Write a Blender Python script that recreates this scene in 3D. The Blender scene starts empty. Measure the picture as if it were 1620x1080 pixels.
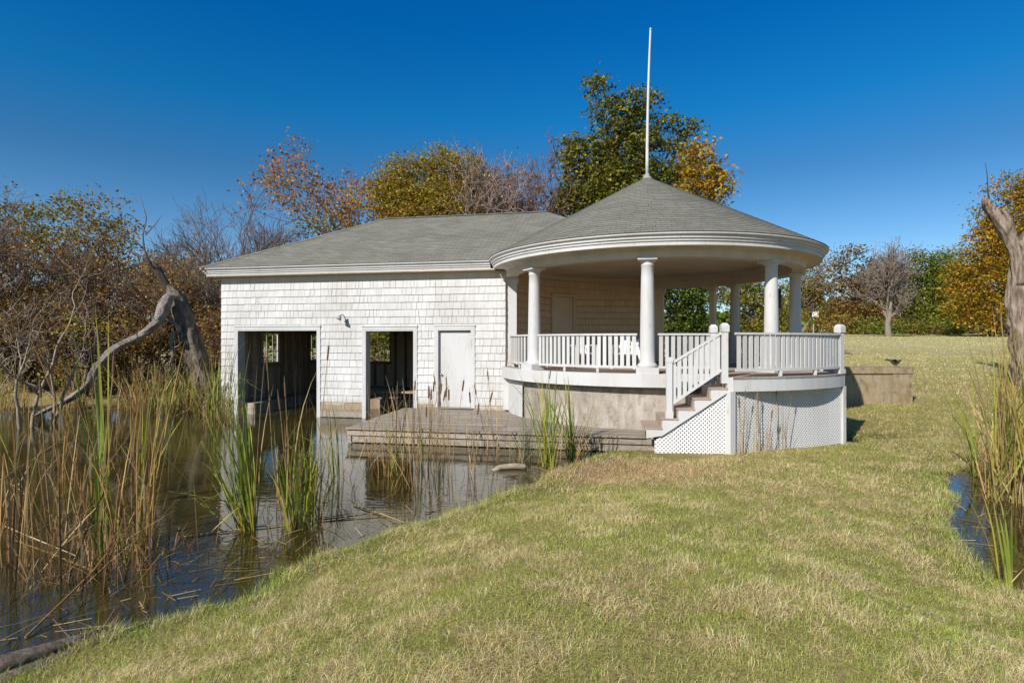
import bpy, math, random
import numpy as np
from mathutils import Vector
R = math.radians
SC = bpy.context.scene
COL = SC.collection
# ------------------------------------------------------------------ camera, sky, sun, exposure
CAMZ = 2.2
cam = bpy.data.cameras.new('camera'); cam.lens = 20.0; cam.sensor_width = 36.0; cam.clip_end = 3000
camo = bpy.data.objects.new('camera', cam); COL.objects.link(camo)
camo.location = (0, 0, CAMZ); camo.rotation_euler = (R(90), 0, 0); SC.camera = camo
SUN_AZ, SUN_EL = R(-128), R(33)
world = bpy.data.worlds.new("World"); SC.world = world; world.use_nodes = True
wn = world.node_tree
sky = wn.nodes.new('ShaderNodeTexSky'); sky.sky_type = 'NISHITA'; sky.sun_disc = False
sky.sun_elevation = SUN_EL; sky.sun_rotation = math.pi/2 - SUN_AZ
sky.air_density = 0.8; sky.dust_density = 0.2; sky.ozone_density = 2.5; sky.altitude = 300
bgn = wn.nodes['Background']; bgn.inputs[1].default_value = 0.12
hsv = wn.nodes.new('ShaderNodeHueSaturation'); hsv.inputs['Saturation'].default_value = 1.15
wn.links.new(sky.outputs[0], hsv.inputs['Color'])
tcs = wn.nodes.new('ShaderNodeTexCoord'); sxs = wn.nodes.new('ShaderNodeSeparateXYZ'); wn.links.new(tcs.outputs['Generated'], sxs.inputs[0])
rms = wn.nodes.new('ShaderNodeValToRGB'); els = rms.color_ramp.elements      # polarised autumn sky: deeper higher up, calmer near the horizon
SKYR = [(0, (.74,.72,.66)), (.12, (.66,.74,.75)), (.27, (.29,.59,.68)), (.36, (.07,.66,.84)), (.48, (.01,.6,.93)), (.68, (.03,.6,.93)), (.76, (1.5,1.25,.9))]  # bright warm zenith, out of view, added as fill light
while len(els) < len(SKYR): els.new(.5)
for k_, (p_, c_) in enumerate(SKYR): els[k_].position = p_; els[k_].color = (*c_, 1)
wn.links.new(sxs.outputs[2], rms.inputs[0])
mxs = wn.nodes.new('ShaderNodeMix'); mxs.data_type = 'RGBA'; mxs.blend_type = 'MULTIPLY'; mxs.inputs[0].default_value = 1
wn.links.new(hsv.outputs[0], mxs.inputs[6]); wn.links.new(rms.outputs[0], mxs.inputs[7]); wn.links.new(mxs.outputs[2], bgn.inputs[0])
sun = bpy.data.lights.new('sun', 'SUN'); sun.energy = 4.4; sun.angle = R(0.55); sun.color = (1.0, 0.94, 0.87)
suno = bpy.data.objects.new('sun', sun); COL.objects.link(suno)
sdir = Vector((math.cos(SUN_AZ)*math.cos(SUN_EL), math.sin(SUN_AZ)*math.cos(SUN_EL), math.sin(SUN_EL)))
suno.rotation_euler = sdir.to_track_quat('Z', 'Y').to_euler()
SC.view_settings.view_transform = 'Standard'; SC.view_settings.look = 'None'
SC.view_settings.exposure = 0.42; SC.view_settings.gamma = 1.0
SC.cycles.max_bounces = 8; SC.cycles.diffuse_bounces = 4; SC.cycles.transparent_max_bounces = 6
SC.cycles.caustics_reflective = False; SC.cycles.caustics_refractive = False

# ------------------------------------------------------------------ materials
def nmat(name, col=(.5,.5,.5), rough=.8, spec=.3):
    m = bpy.data.materials.new(name); m.use_nodes = True
    b = m.node_tree.nodes['Principled BSDF']
    b.inputs['Base Color'].default_value = (*col, 1); b.inputs['Roughness'].default_value = rough
    b.inputs['Specular IOR Level'].default_value = spec
    return m, m.node_tree.nodes, m.node_tree.links, b
def mapped(n, l, scale=(1,1,1), coord='Object', rot=(0,0,0)):
    tc = n.new('ShaderNodeTexCoord'); mp = n.new('ShaderNodeMapping')
    mp.inputs['Scale'].default_value = scale; mp.inputs['Rotation'].default_value = rot
    l.new(tc.outputs[coord], mp.inputs[0]); return mp.outputs[0]
def noise(n, l, vec, scale, detail=4, rough=.6):
    t = n.new('ShaderNodeTexNoise'); t.inputs['Scale'].default_value = scale
    t.inputs['Detail'].default_value = detail; t.inputs['Roughness'].default_value = rough
    l.new(vec, t.inputs['Vector']); return t.outputs['Fac']
def ramp(n, l, fac, stops):
    r = n.new('ShaderNodeValToRGB'); e = r.color_ramp.elements
    while len(e) < len(stops): e.new(.5)
    for k, (p, c) in enumerate(stops): e[k].position = p; e[k].color = (*c, 1)
    l.new(fac, r.inputs[0]); return r.outputs[0]
def mixc(n, l, a, b, fac, mode='MIX'):
    m = n.new('ShaderNodeMix'); m.data_type = 'RGBA'; m.blend_type = mode
    for s, v in ((6, a), (7, b)):
        if isinstance(v, tuple): m.inputs[s].default_value = (*v, 1)
        else: l.new(v, m.inputs[s])
    if isinstance(fac, (int, float)): m.inputs[0].default_value = fac
    else: l.new(fac, m.inputs[0])
    return m.outputs[2]
def bump(n, l, b, h, strength=.3, dist=.01):
    bp = n.new('ShaderNodeBump'); bp.inputs['Strength'].default_value = strength
    bp.inputs['Distance'].default_value = dist; l.new(h, bp.inputs['Height']); l.new(bp.outputs[0], b.inputs['Normal'])
def mat_two(name, c1, c2, scale=3, stretch=(1,1,1), lo=.35, hi=.65, rough=.8, spec=.3, bs=.3, bd=.01, fine=0):
    m, n, l, b = nmat(name, c1, rough, spec)
    v = mapped(n, l, stretch); f = noise(n, l, v, scale, 6)
    c = ramp(n, l, f, [(lo, c1), (hi, c2)])
    if fine:
        f2 = noise(n, l, v, scale*fine, 4); c = mixc(n, l, c, ramp(n, l, f2, [(.3, (.55,.55,.55)), (.7, (1.25,1.25,1.25))]), .6, 'MULTIPLY'); f = f2
    l.new(c, b.inputs['Base Color']); bump(n, l, b, f, bs, bd); return m
M = {}
M['white'] = mat_two('white_paint', (.545,.535,.52), (.43,.41,.37), 1.1, (1,1,.4), .45, .8, .6, .3, .12, .004, fine=0)
def weather(mt):
    n = mt.node_tree.nodes; l = mt.node_tree.links; b = n['Principled BSDF']; src = b.inputs['Base Color'].links[0].from_socket
    at = n.new('ShaderNodeAttribute'); at.attribute_name = 'Col'; c = mixc(n, l, src, at.outputs['Color'], 1.0, 'MULTIPLY')
    g = noise(n, l, mapped(n, l, (7, 7, 1.6)), 1.7, 8, .72); c = mixc(n, l, c, ramp(n, l, g, [(.3, (.62,.57,.5)), (.42, (1,1,1)), (.75, (1,1,1)), (.85, (.85,.83,.8))]), .8, 'MULTIPLY'); l.new(c, b.inputs['Base Color'])
weather(M['white'])
M['lattice'] = mat_two('bright_lattice_paint', (.7,.69,.675), (.6,.585,.56), 1.3, (1,1,.4), .4, .85, .55, .3, .06, .003)
M['frieze'] = mat_two('bounce_tinted_cream', (.6,.53,.44), (.5,.43,.34), 2.5, (1,1,.6), .4, .7, .6, .3, .1, .004)  # warm tint painted in for light bounced off water and grass
M['cream'] = mat_two('cream_paint', (.66,.56,.43), (.58,.48,.35), 1.5, (1,1,1), .4, .75, .6, .3, .1, .004)
M['ceil'] = mat_two('ceiling_paint', (.62,.53,.41), (.54,.45,.34), 1.2, (1,1,1), .4, .75, .6, .3, .1, .004)
# painted shingles with weathered grain and stains low down
m, n, l, b = nmat('shingle_paint', (.75,.73,.7), .7)
v = mapped(n, l, (14, 14, .9)); f = noise(n, l, v, 2.2, 7, .7)
c = ramp(n, l, f, [(.3, (.45,.44,.425)), (.42, (.57,.56,.545)), (.7, (.635,.625,.61))])
vf = mapped(n, l, (1, 1, 1)); g = noise(n, l, vf, .9, 5, .65)
c = mixc(n, l, c, ramp(n, l, g, [(.35, (.8,.78,.74)), (.6, (1,1,1))]), .8, 'MULTIPLY')
at = n.new('ShaderNodeAttribute'); at.attribute_name = 'Col'
c = mixc(n, l, c, at.outputs['Color'], 1.0, 'MULTIPLY')
sx = n.new('ShaderNodeSeparateXYZ'); l.new(vf, sx.inputs[0])
ad = n.new('ShaderNodeMath'); ad.operation = 'MULTIPLY_ADD'; l.new(g, ad.inputs[0]); ad.inputs[1].default_value = -.75; l.new(sx.outputs[2], ad.inputs[2])
st = ramp(n, l, ad.outputs[0], [(.0, (.5,.36,.22)), (.06, (.8,.72,.58)), (.2, (1,1,1))])
c = mixc(n, l, c, st, .9, 'MULTIPLY')
l.new(c, b.inputs['Base Color']); bump(n, l, b, f, .35, .006); M['shingle'] = m
m, n, l, b = nmat('cream_shingle', (.6,.5,.38), .7)
v = mapped(n, l, (2, 2, 1.2)); f = noise(n, l, v, 2.2, 4, .6)
at = n.new('ShaderNodeAttribute'); at.attribute_name = 'Col'
l.new(mixc(n, l, ramp(n, l, f, [(.3, (.66,.5,.34)), (.65, (.72,.56,.39))]), at.outputs['Color'], 1.0, 'MULTIPLY'), b.inputs['Base Color'])
bump(n, l, b, f, .3, .006); M['cream_shingle'] = m
# asphalt roofing shingles on UVs in metres
m, n, l, b = nmat('roof_shingles', (.16,.165,.14), .95, .15)
uv = mapped(n, l, (1,1,1), 'UV')
bk = n.new('ShaderNodeTexBrick'); l.new(uv, bk.inputs['Vector'])
bk.inputs['Scale'].default_value = 1; bk.inputs['Brick Width'].default_value = .31; bk.inputs['Row Height'].default_value = .142
bk.inputs['Mortar Size'].default_value = .007; bk.inputs['Mortar Smooth'].default_value = .3; bk.offset = .5
bk.inputs['Color1'].default_value = (.185,.178,.148,1); bk.inputs['Color2'].default_value = (.235,.227,.19,1); bk.inputs['Mortar'].default_value = (.085,.083,.066,1)
f = noise(n, l, uv, 60, 3); f2 = noise(n, l, uv, 1.1, 5)
c = mixc(n, l, bk.outputs[0], ramp(n, l, f, [(.25, (.6,.6,.6)), (.75, (1.3,1.3,1.3))]), .7, 'MULTIPLY')
c = mixc(n, l, c, ramp(n, l, f2, [(.3, (.85,.84,.8)), (.7, (1.1,1.1,1.12))]), 1, 'MULTIPLY')
l.new(c, b.inputs['Base Color']); bump(n, l, b, f, .5, .006); M['roof'] = m
# concrete with stains
def concrete(name, c1, c2, c3):
    m, n, l, b = nmat(name, c1, .9, .2)
    v = mapped(n, l, (1,1,1)); f = noise(n, l, v, 1.6, 8, .65)
    c = ramp(n, l, f, [(.3, c1), (.5, c2), (.68, c3)])
    v2 = mapped(n, l, (5,5,.6)); g = noise(n, l, v2, 1.5, 5)
    c = mixc(n, l, c, ramp(n, l, g, [(.35, (.72,.68,.62)), (.55, (1,1,1))]), .8, 'MULTIPLY')
    h = noise(n, l, v, 40, 3); c = mixc(n, l, c, ramp(n, l, h, [(.3, (.8,.8,.8)), (.7, (1.15,1.15,1.15))]), .7, 'MULTIPLY')
    wv = noise(n, l, mapped(n, l, (3.5, 3.5, 2.2)), 1.3, 7, .7); c = mixc(n, l, c, ramp(n, l, wv, [(.36, (.5,.47,.44)), (.47, (1,1,1)), (.62, (1.0,1.0,1.0)), (.7, (1.25,1.25,1.25))]), .75, 'MULTIPLY')
    l.new(c, b.inputs['Base Color']); bump(n, l, b, h, .4, .006); return m
M['concrete'] = concrete('foundation_concrete', (.27,.235,.19), (.38,.335,.28), (.48,.43,.37))
M['concrete2'] = concrete('abutment_concrete', (.27,.19,.1), (.33,.27,.18), (.25,.16,.06))
def wood(name, c1, c2, axis=(1.2, 22, 22), rot=(0,0,0)):
    m, n, l, b = nmat(name, c1, .85, .2)
    v = mapped(n, l, axis, 'Object', rot); f = noise(n, l, v, 1.5, 7, .65)
    c = ramp(n, l, f, [(.32, c1), (.68, c2)])
    at = n.new('ShaderNodeAttribute'); at.attribute_name = 'Col'
    c = mixc(n, l, c, at.outputs['Color'], 1.0, 'MULTIPLY')
    l.new(c, b.inputs['Base Color']); bump(n, l, b, f, .5, .008); return m
M['dockwood'] = wood('weathered_dock_wood', (.2,.165,.13), (.42,.37,.31), (1.2, 22, 22), (0, 0, R(11)))
M['deckwood'] = wood('brown_deck_boards', (.27,.2,.155), (.44,.35,.28))
M['framewood'] = wood('dark_frame_wood', (.2,.145,.1), (.38,.29,.21), (9,9,1.2))
M['sheath'] = wood('old_sheathing', (.42,.35,.27), (.6,.52,.42), (3,3,6))
M['greywood'] = mat_two('bleached_wood', (.34,.295,.26), (.19,.155,.13), 1.6, (5,5,1.2), .38, .62, .9, .15, 1.0, .04, fine=5)
M['tanwood'] = mat_two('tan_dead_wood', (.4,.32,.25), (.17,.12,.085), 1.6, (6,6,1.0), .4, .6, .9, .15, 1.0, .05, fine=5)
M['trunkwood'] = mat_two('weathered_trunk', (.27,.22,.17), (.12,.09,.065), 1.6, (5,5,1.2), .38, .62, .9, .15, 1.0, .05, fine=5)
M['log'] = mat_two('driftwood', (.3,.23,.18), (.1,.075,.055), 3, (3,9,9), .35, .65, .9, .2, .9, .02, fine=5)
M['palelog'] = mat_two('pale_log', (.38,.31,.22), (.26,.2,.13), 4, (2,6,6), .35, .65, .85, .2, .5, .01)
def barkm(name, c1, c2, s=6): return mat_two(name, c1, c2, s, (3,3,.8), .35, .65, .9, .15, .8, .02, fine=4)
M['bark'] = barkm('brown_bark', (.09,.065,.05), (.17,.13,.1))
M['bark_grey'] = barkm('grey_bark', (.17,.14,.11), (.29,.24,.19))
M['bark_pale'] = barkm('pale_dead_bark', (.24,.18,.13), (.4,.33,.25))
M['bark_white'] = barkm('white_bark', (.44,.37,.32), (.27,.2,.16))
M['twig'] = barkm('twig_brown', (.15,.1,.075), (.25,.17,.13))
M['bark_dark'] = barkm('dark_bark', (.05,.035,.028), (.1,.07,.055))
def attr_leaf(name, trans=.35, rough=.6, spec=.25):
    m = bpy.data.materials.new(name); m.use_nodes = True; n = m.node_tree.nodes; l = m.node_tree.links
    b = n['Principled BSDF']; b.inputs['Roughness'].default_value = rough; b.inputs['Specular IOR Level'].default_value = spec
    at = n.new('ShaderNodeAttribute'); at.attribute_name = 'Col'
    l.new(at.outputs['Color'], b.inputs['Base Color'])
    t = n.new('ShaderNodeBsdfTranslucent'); l.new(at.outputs['Color'], t.inputs['Color'])
    mx = n.new('ShaderNodeMixShader'); mx.inputs[0].default_value = trans
    l.new(b.outputs[0], mx.inputs[1]); l.new(t.outputs[0], mx.inputs[2]); l.new(mx.outputs[0], n['Material Output'].inputs[0]); return m
M['leaf'] = attr_leaf('tree_leaves', .35, .5)
M['reed'] = attr_leaf('reed_leaves', .3, .5)
M['grass'] = attr_leaf('grass_blades', .3, .6, .15)
# ground
m, n, l, b = nmat('lawn_soil', (.2,.18,.08), .95, .1)
v = mapped(n, l, (1,1,1)); f = noise(n, l, v, .28, 7, .6); g = noise(n, l, v, 2.3, 8, .75); h = noise(n, l, v, 30, 4)
c = ramp(n, l, f, [(.3, (.42,.37,.16)), (.5, (.56,.46,.25)), (.7, (.64,.5,.3))])
c2 = ramp(n, l, g, [(.3, (.26,.26,.08)), (.5, (.42,.36,.17)), (.72, (.56,.45,.26))])
c = mixc(n, l, c, c2, .55)
c = mixc(n, l, c, ramp(n, l, h, [(.3, (.6,.6,.6)), (.7, (1.25,1.25,1.25))]), .8, 'MULTIPLY')
sx = n.new('ShaderNodeSeparateXYZ'); l.new(v, sx.inputs[0])
dv = n.new('ShaderNodeMath'); dv.operation = 'MULTIPLY_ADD'; l.new(sx.outputs[1], dv.inputs[0]); dv.inputs[1].default_value = 1/25; dv.inputs[2].default_value = -.8
c = mixc(n, l, mixc(n, l, c, (.62,.58,.45), 1.0, 'MULTIPLY'), c, ramp(n, l, dv.outputs[0], [(0, (0,0,0)), (1, (1,1,1))]))
mud = ramp(n, l, sx.outputs[2], [(.02, (1,1,1)), (.07, (0,0,0))])
c = mixc(n, l, c, (.07,.055,.03), mud)
l.new(c, b.inputs['Base Color']); bump(n, l, b, h, .8, .03); M['ground'] = m
M['path'] = mat_two('pale_gravel', (.42,.38,.24), (.5,.45,.3), 1.5, (1,1,1), .3, .7, .95, .1, .2, .01)
m, n, l, b = nmat('pond_water', (.05,.045,.018), .035, .5)
b.inputs['IOR'].default_value = 1.65
v = mapped(n, l, (1, 1.8, 1), 'Object', (0,0,R(12))); f = noise(n, l, v, 5.5, 3, .5); g = noise(n, l, v, .5, 3)
fl = n.new('ShaderNodeMath'); fl.operation = 'MULTIPLY'; l.new(f, fl.inputs[0]); l.new(ramp(n, l, g, [(.38, (.25,.25,.25)), (.62, (1,1,1))]), fl.inputs[1])
bump(n, l, b, fl.outputs[0], .22, .015)
l.new(ramp(n, l, g, [(.3, (.026,.02,.006)), (.7, (.055,.046,.010))]), b.inputs['Base Color']); M['water'] = m
M['black'] = nmat('black_metal', (.03,.03,.03), .5)[0]
M['brass'] = nmat('knob_metal', (.4,.37,.3), .3, .8)[0]; M['brass'].node_tree.nodes['Principled BSDF'].inputs['Metallic'].default_value = 1
M['galv'] = mat_two('galvanised_metal', (.35,.35,.35), (.25,.25,.25), 8, (1,1,1), .3, .7, .5)
M['plastic'] = mat_two('white_plastic', (.74,.73,.71), (.66,.64,.6), 5, (1,1,1), .3, .7, .4)
M['feather'] = mat_two('dark_feathers', (.03,.028,.027), (.07,.06,.05), 20)
m, n, l, b = nmat('window_glass', (.9,.95,.9), .05, .5); b.inputs['Transmission Weight'].default_value = 1; b.inputs['IOR'].default_value = 1.02; M['glass'] = m

# ------------------------------------------------------------------ mesh helpers
class MB:
    def __init__(s): s.v = []; s.f = []; s.c = []; s.uv = []; s.cur = (1,1,1)
    def quad(s, p, uv=None):
        k = len(s.v); s.v += [tuple(q) for q in p]; s.f.append(tuple(range(k, k+len(p)))); s.c += [s.cur]*len(p)
        s.uv += (uv if uv else [(0,0)]*len(p))
    def hull8(s, a, b):      # a: 4 bottom pts, b: 4 top pts (same winding)
        k = len(s.v); s.v += [tuple(q) for q in a] + [tuple(q) for q in b]; s.c += [s.cur]*8
        s.f += [(k+3,k+2,k+1,k), (k+4,k+5,k+6,k+7)] + [(k+i, k+(i+1)%4, k+4+(i+1)%4, k+4+i) for i in range(4)]
    def box(s, x0, x1, y0, y1, z0, z1, T=None):
        T = T or (lambda x, y, z: (x, y, z))
        s.hull8([T(x0,y0,z0), T(x1,y0,z0), T(x1,y1,z0), T(x0,y1,z0)], [T(x0,y0,z1), T(x1,y0,z1), T(x1,y1,z1), T(x0,y1,z1)])
    def bar(s, p, q, w, h, up=(0,0,1)):   # rectangular bar between two points
        p, q = Vector(p), Vector(q); d = (q-p).normalized(); u = Vector(up); x = d.cross(u)
        if x.length < 1e-4: x = d.cross(Vector((1,0,0)))
        x.normalize(); y = x.cross(d); x = x*w/2; y = y*h/2
        s.hull8([p-x-y, p+x-y, p+x+y, p-x+y], [q-x-y, q+x-y, q+x+y, q-x+y])
    def tube(s, pts, rad, k=8, cap=True):
        pts = [Vector(p) for p in pts]; base = len(s.v); prev = None
        for i, p in enumerate(pts):
            d = (pts[min(i+1, len(pts)-1)] - pts[max(i-1, 0)]).normalized()
            if prev is None:
                a = Vector((0,0,1)) if abs(d.z) < .9 else Vector((1,0,0)); x = d.cross(a).normalized()
            else: x = (prev - d*prev.dot(d)).normalized()
            prev = x; y = d.cross(x); r = rad[i] if hasattr(rad, '__len__') else rad
            for j in range(k):
                t = 2*math.pi*j/k; s.v.append(tuple(p + x*math.cos(t)*r + y*math.sin(t)*r)); s.c.append(s.cur)
        for i in range(len(pts)-1):
            for j in range(k):
                a = base+i*k+j; b = base+i*k+(j+1)%k; s.f.append((a, b, b+k, a+k))
        if cap: s.f.append(tuple(base+j for j in range(k))[::-1]); s.f.append(tuple(base+(len(pts)-1)*k+j for j in range(k)))
    def rough(s, pts, rad, k=22, amp=.13, n=70, seed=0, flare=0):
        P = np.array([tuple(p) for p in pts], float); rad = np.array(rad, float); t = np.linspace(0, len(P)-1, n); i = np.minimum(t.astype(int), len(P)-2); f = (t-i)[:, None]
        Pe = np.vstack([2*P[0]-P[1], P, 2*P[-1]-P[-2]]); a, b, c, d = Pe[i], Pe[i+1], Pe[i+2], Pe[i+3]
        Q = .5*((2*b)+(c-a)*f+(2*a-5*b+4*c-d)*f**2+(3*b-a-3*c+d)*f**3); rr = np.interp(t, np.arange(len(P)), rad)
        base = len(s.v); x = None
        for j in range(n):
            dd = Vector(Q[min(j+1, n-1)]-Q[max(j-1, 0)]).normalized()
            x = dd.cross(Vector((0,0,1)) if abs(dd.z) < .9 else Vector((1,0,0))).normalized() if x is None else (x-dd*x.dot(dd)).normalized(); y = dd.cross(x)
            for m_ in range(k):
                th = 2*math.pi*m_/k+t[j]*.25; cx_, sy_ = math.cos(th), math.sin(th)
                g = float(fbm(cx_*2.2+seed+t[j]*.25, sy_*2.2+3+seed))-.5; h = float(fbm(cx_*5+seed+t[j]*.5, sy_*5+9+t[j]*.3))-.5; w_ = float(vnoise(t[j]*2.3+seed, cx_*1.1+5))-.5
                r_ = rr[j]*(1+amp*(2.2*g+1.6*h+.9*w_)); s.v.append(tuple(Vector(Q[j])+x*cx_*r_+y*sy_*r_)); s.c.append(s.cur)
        for j in range(n-1):
            for m_ in range(k): a_ = base+j*k+m_; b_ = base+j*k+(m_+1) % k; s.f.append((a_, b_, b_+k, a_+k))
        s.f.append(tuple(base+m_ for m_ in range(k))[::-1]); s.f.append(tuple(base+(n-1)*k+m_ for m_ in range(k)))
    def lathe(s, prof, cx, cy, k=32, a0=0, a1=2*math.pi):
        base = len(s.v); full = abs(a1-a0-2*math.pi) < 1e-6; nn = k if full else k+1; P = len(prof)
        for i in range(nn):
            t = a0+(a1-a0)*i/k
            for r, z in prof: s.v.append((cx+r*math.cos(t), cy+r*math.sin(t), z)); s.c.append(s.cur)
        for i in range(k):
            i2 = (i+1) % nn
            for j in range(P-1): s.f.append((base+i*P+j, base+i2*P+j, base+i2*P+j+1, base+i*P+j+1))
    def build(s, name, mat, parent=None, smooth=False, uv=False):
        me = bpy.data.meshes.new(name); me.from_pydata(s.v, [], s.f)
        ca = me.color_attributes.new('Col', 'FLOAT_COLOR', 'POINT')
        arr = np.ones((len(s.v), 4), np.float32)
        if s.c: arr[:, :3] = np.array(s.c, np.float32)
        ca.data.foreach_set('color', arr.ravel())
        if uv:
            ul = me.uv_layers.new(name='UVMap'); li = np.zeros(len(me.loops), np.int32); me.loops.foreach_get('vertex_index', li)
            ul.data.foreach_set('uv', np.array(s.uv, np.float32)[li].ravel())
        if smooth: me.polygons.foreach_set('use_smooth', [True]*len(me.polygons))
        me.update(); me.materials.append(M[mat] if isinstance(mat, str) else mat)
        o = bpy.data.objects.new(name, me); COL.objects.link(o)
        if parent: o.parent = parent; o.matrix_parent_inverse = parent.matrix_world.inverted() if False else o.matrix_parent_inverse
        return o
def npmesh(name, verts, faces_flat, nper, mat, cols=None, parent=None, smooth=False):
    """verts (n,3); faces_flat int array; nper = verts per face (uniform)"""
    me = bpy.data.meshes.new(name); nv = len(verts); nf = len(faces_flat)//nper
    me.vertices.add(nv); me.vertices.foreach_set('co', np.asarray(verts, np.float32).ravel())
    me.loops.add(nf*nper); me.loops.foreach_set('vertex_index', np.asarray(faces_flat, np.int32).ravel())
    me.polygons.add(nf); me.polygons.foreach_set('loop_start', np.arange(0, nf*nper, nper, dtype=np.int32))
    me.polygons.foreach_set('loop_total', np.full(nf, nper, np.int32))
    if smooth: me.polygons.foreach_set('use_smooth', np.ones(nf, bool))
    me.update(calc_edges=True)
    if cols is not None:
        ca = me.color_attributes.new('Col', 'FLOAT_COLOR', 'POINT'); arr = np.ones((nv, 4), np.float32); arr[:, :3] = cols
        ca.data.foreach_set('color', arr.ravel())
    me.materials.append(M[mat]); o = bpy.data.objects.new(name, me); COL.objects.link(o)
    if parent: o.parent = parent
    return o
def tag(o, label=None, cat=None, group=None, kind=None):
    if label: o['label'] = label
    if cat: o['category'] = cat
    if group: o['group'] = group
    if kind: o['kind'] = kind
    return o
def thing(name, label, cat, group=None):     # parts are built in world coordinates under an Empty at the origin of the place
    o = bpy.data.objects.new(name, None); COL.objects.link(o); o.empty_display_size = .2
    return tag(o, label, cat, group)
def seat_root(root, loc):                     # put the Empty at the thing's base, keep its parts where they are
    root.location = loc
    for ch in root.children: ch.location = (-loc[0], -loc[1], -loc[2])
def PX(px, py, Y): return Vector(((px-810)/900*Y, Y, CAMZ+(540-py)/900*Y))

# ------------------------------------------------------------------ value noise (numpy)
_rs = np.random.RandomState(5); _tab = _rs.rand(256, 256)
def vnoise(x, y):
    x = np.asarray(x, float); y = np.asarray(y, float); xi = np.floor(x).astype(int); yi = np.floor(y).astype(int)
    fx = x-xi; fy = y-yi; fx = fx*fx*(3-2*fx); fy = fy*fy*(3-2*fy)
    a = _tab[xi & 255, yi & 255]; b = _tab[(xi+1) & 255, yi & 255]; c = _tab[xi & 255, (yi+1) & 255]; d = _tab[(xi+1) & 255, (yi+1) & 255]
    return (a*(1-fx)+b*fx)*(1-fy)+(c*(1-fx)+d*fx)*fy
def fbm(x, y): return (vnoise(x, y)+.5*vnoise(x*2.1+7, y*2.1+3)+.25*vnoise(x*4.3+1, y*4.3+9))/1.75

# ------------------------------------------------------------------ site plan
C = (3.70, 15.57)                                   # centre of the round porch
u = np.array((.981, -.194)); nb = np.array((.194, .981))   # along the boathouse front, and towards its back
OV = .43; P1 = np.array((-9.28, 16.88)); W0 = P1 + u*OV + nb*OV      # eave corner, wall corner
LEN = 13.9-2*OV; DEP = 8.2-2*OV
def W(s, t=0, z=0):                                 # house plan: s along front, t towards the back
    q = W0+u*s+nb*t; return (q[0], q[1], z)
def s_at(px, t=0):                                  # where the sight line of a photo column meets the plane t
    k = (px-810)/900; q = W0+nb*t; return (k*q[1]-q[0])/(u[0]-k*u[1])
def t_at(px, s=0):                                  # same on the west wall
    k = (px-810)/900; q = W0+u*s; return (k*q[1]-q[0])/(nb[0]-k*nb[1])
POND = np.array([(-3.9,2.2),(-3.55,3.3),(-3.32,3.73),(-3.12,4.24),(-2.82,4.39),(-2.64,4.77),(-2.35,4.95),(-2.22,5.47),(-2.04,5.91),(-1.78,6.07),(-1.48,6.64),
  (-.965,7.12),(-.33,7.98),(.23,8.57),(.62,9.6),(1.1,10.35),(1.45,10.85),(1.9,11.5),(2.6,12.6),(3,14),(2.6,23),(-7.6,25.2),(-8.9,20.0),(-10.5,19.3),(-13,19.0),(-15,18.2),(-18,18.0),
  (-22,17.0),(-30,16),(-45,15),(-70,12),(-70,-8),(-30,-6),(-12,-3),(-6,.5)])
POND2 = np.array([(6.95,9.12),(6.45,8.1),(5.75,7.3),(5.27,6.83),(5.0,6.3),(4.72,5.82),(4.5,5.2),(4.45,4.7),(5.2,3.6),(9,3),(16,5),(22,8),(16,10.2),(10,9.3),(8.6,9.5),(7.65,9.45)])
POND3 = np.array([(6.9,12.05),(7.35,12.0),(7.5,12.6),(6.9,13.0)])
def sdist(poly, x, y):                              # + outside, - inside
    x = np.asarray(x, float); y = np.asarray(y, float); d = np.full(x.shape, 1e9); ins = np.zeros(x.shape, bool); N = len(poly)
    for i in range(N):
        ax, ay = poly[i]; bx, by = poly[(i+1) % N]; ex, ey = bx-ax, by-ay
        t = np.clip(((x-ax)*ex+(y-ay)*ey)/(ex*ex+ey*ey), 0, 1); d = np.minimum(d, np.hypot(x-ax-t*ex, y-ay-t*ey))
        c = ((ay > y) != (by > y)); ins ^= c & (x < (bx-ax)*(y-ay)/(by-ay+1e-12)+ax)
    return np.where(ins, -d, d)
def sd_all(x, y): return np.minimum(np.minimum(sdist(POND, x, y), sdist(POND2, x, y)), sdist(POND3, x, y)+.0)
def sst(a, b, x): t = np.clip((x-a)/(b-a), 0, 1); return t*t*(3-2*t)
def ground_z(x, y, sd=None):
    x = np.asarray(x, float); y = np.asarray(y, float)
    if sd is None: sd = sd_all(x, y)
    sd = sd+(fbm(x*1.7, y*1.7)-.5)*.35*sst(14, 8, np.abs(y-5)+np.abs(x)*.3)
    out = .075*sst(0, .25, sd)+.05*sst(.2, 2.5, sd)-.035
    near = .5*sst(10.5, 2.2, y)*sst(0, 3.2, sd)*(1-sst(14, 25, np.abs(x)))
    left = .25*sst(0, 5, sd)*sst(-8, -12, x)
    far = np.interp(y, [13, 18, 24, 30, 45, 60, 80, 150, 400, 900], [0, .1, .55, 1.0, 1.9, 2.55, 3.1, 4.2, 6, 8])*np.where(x < 2, .55+.45*sst(-20, 2, x), 1)
    far *= sst(0, 3, sd)
    bumps = (fbm(x*.9+3, y*.9)-.5)*.07*sst(.2, 2, sd)
    z = out+near+left+far+bumps
    return np.where(sd < 0, -.45*sst(0, -1.0, sd)-.035, z)
def gz(x, y): return float(ground_z(np.array([x]), np.array([y]))[0])

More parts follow.
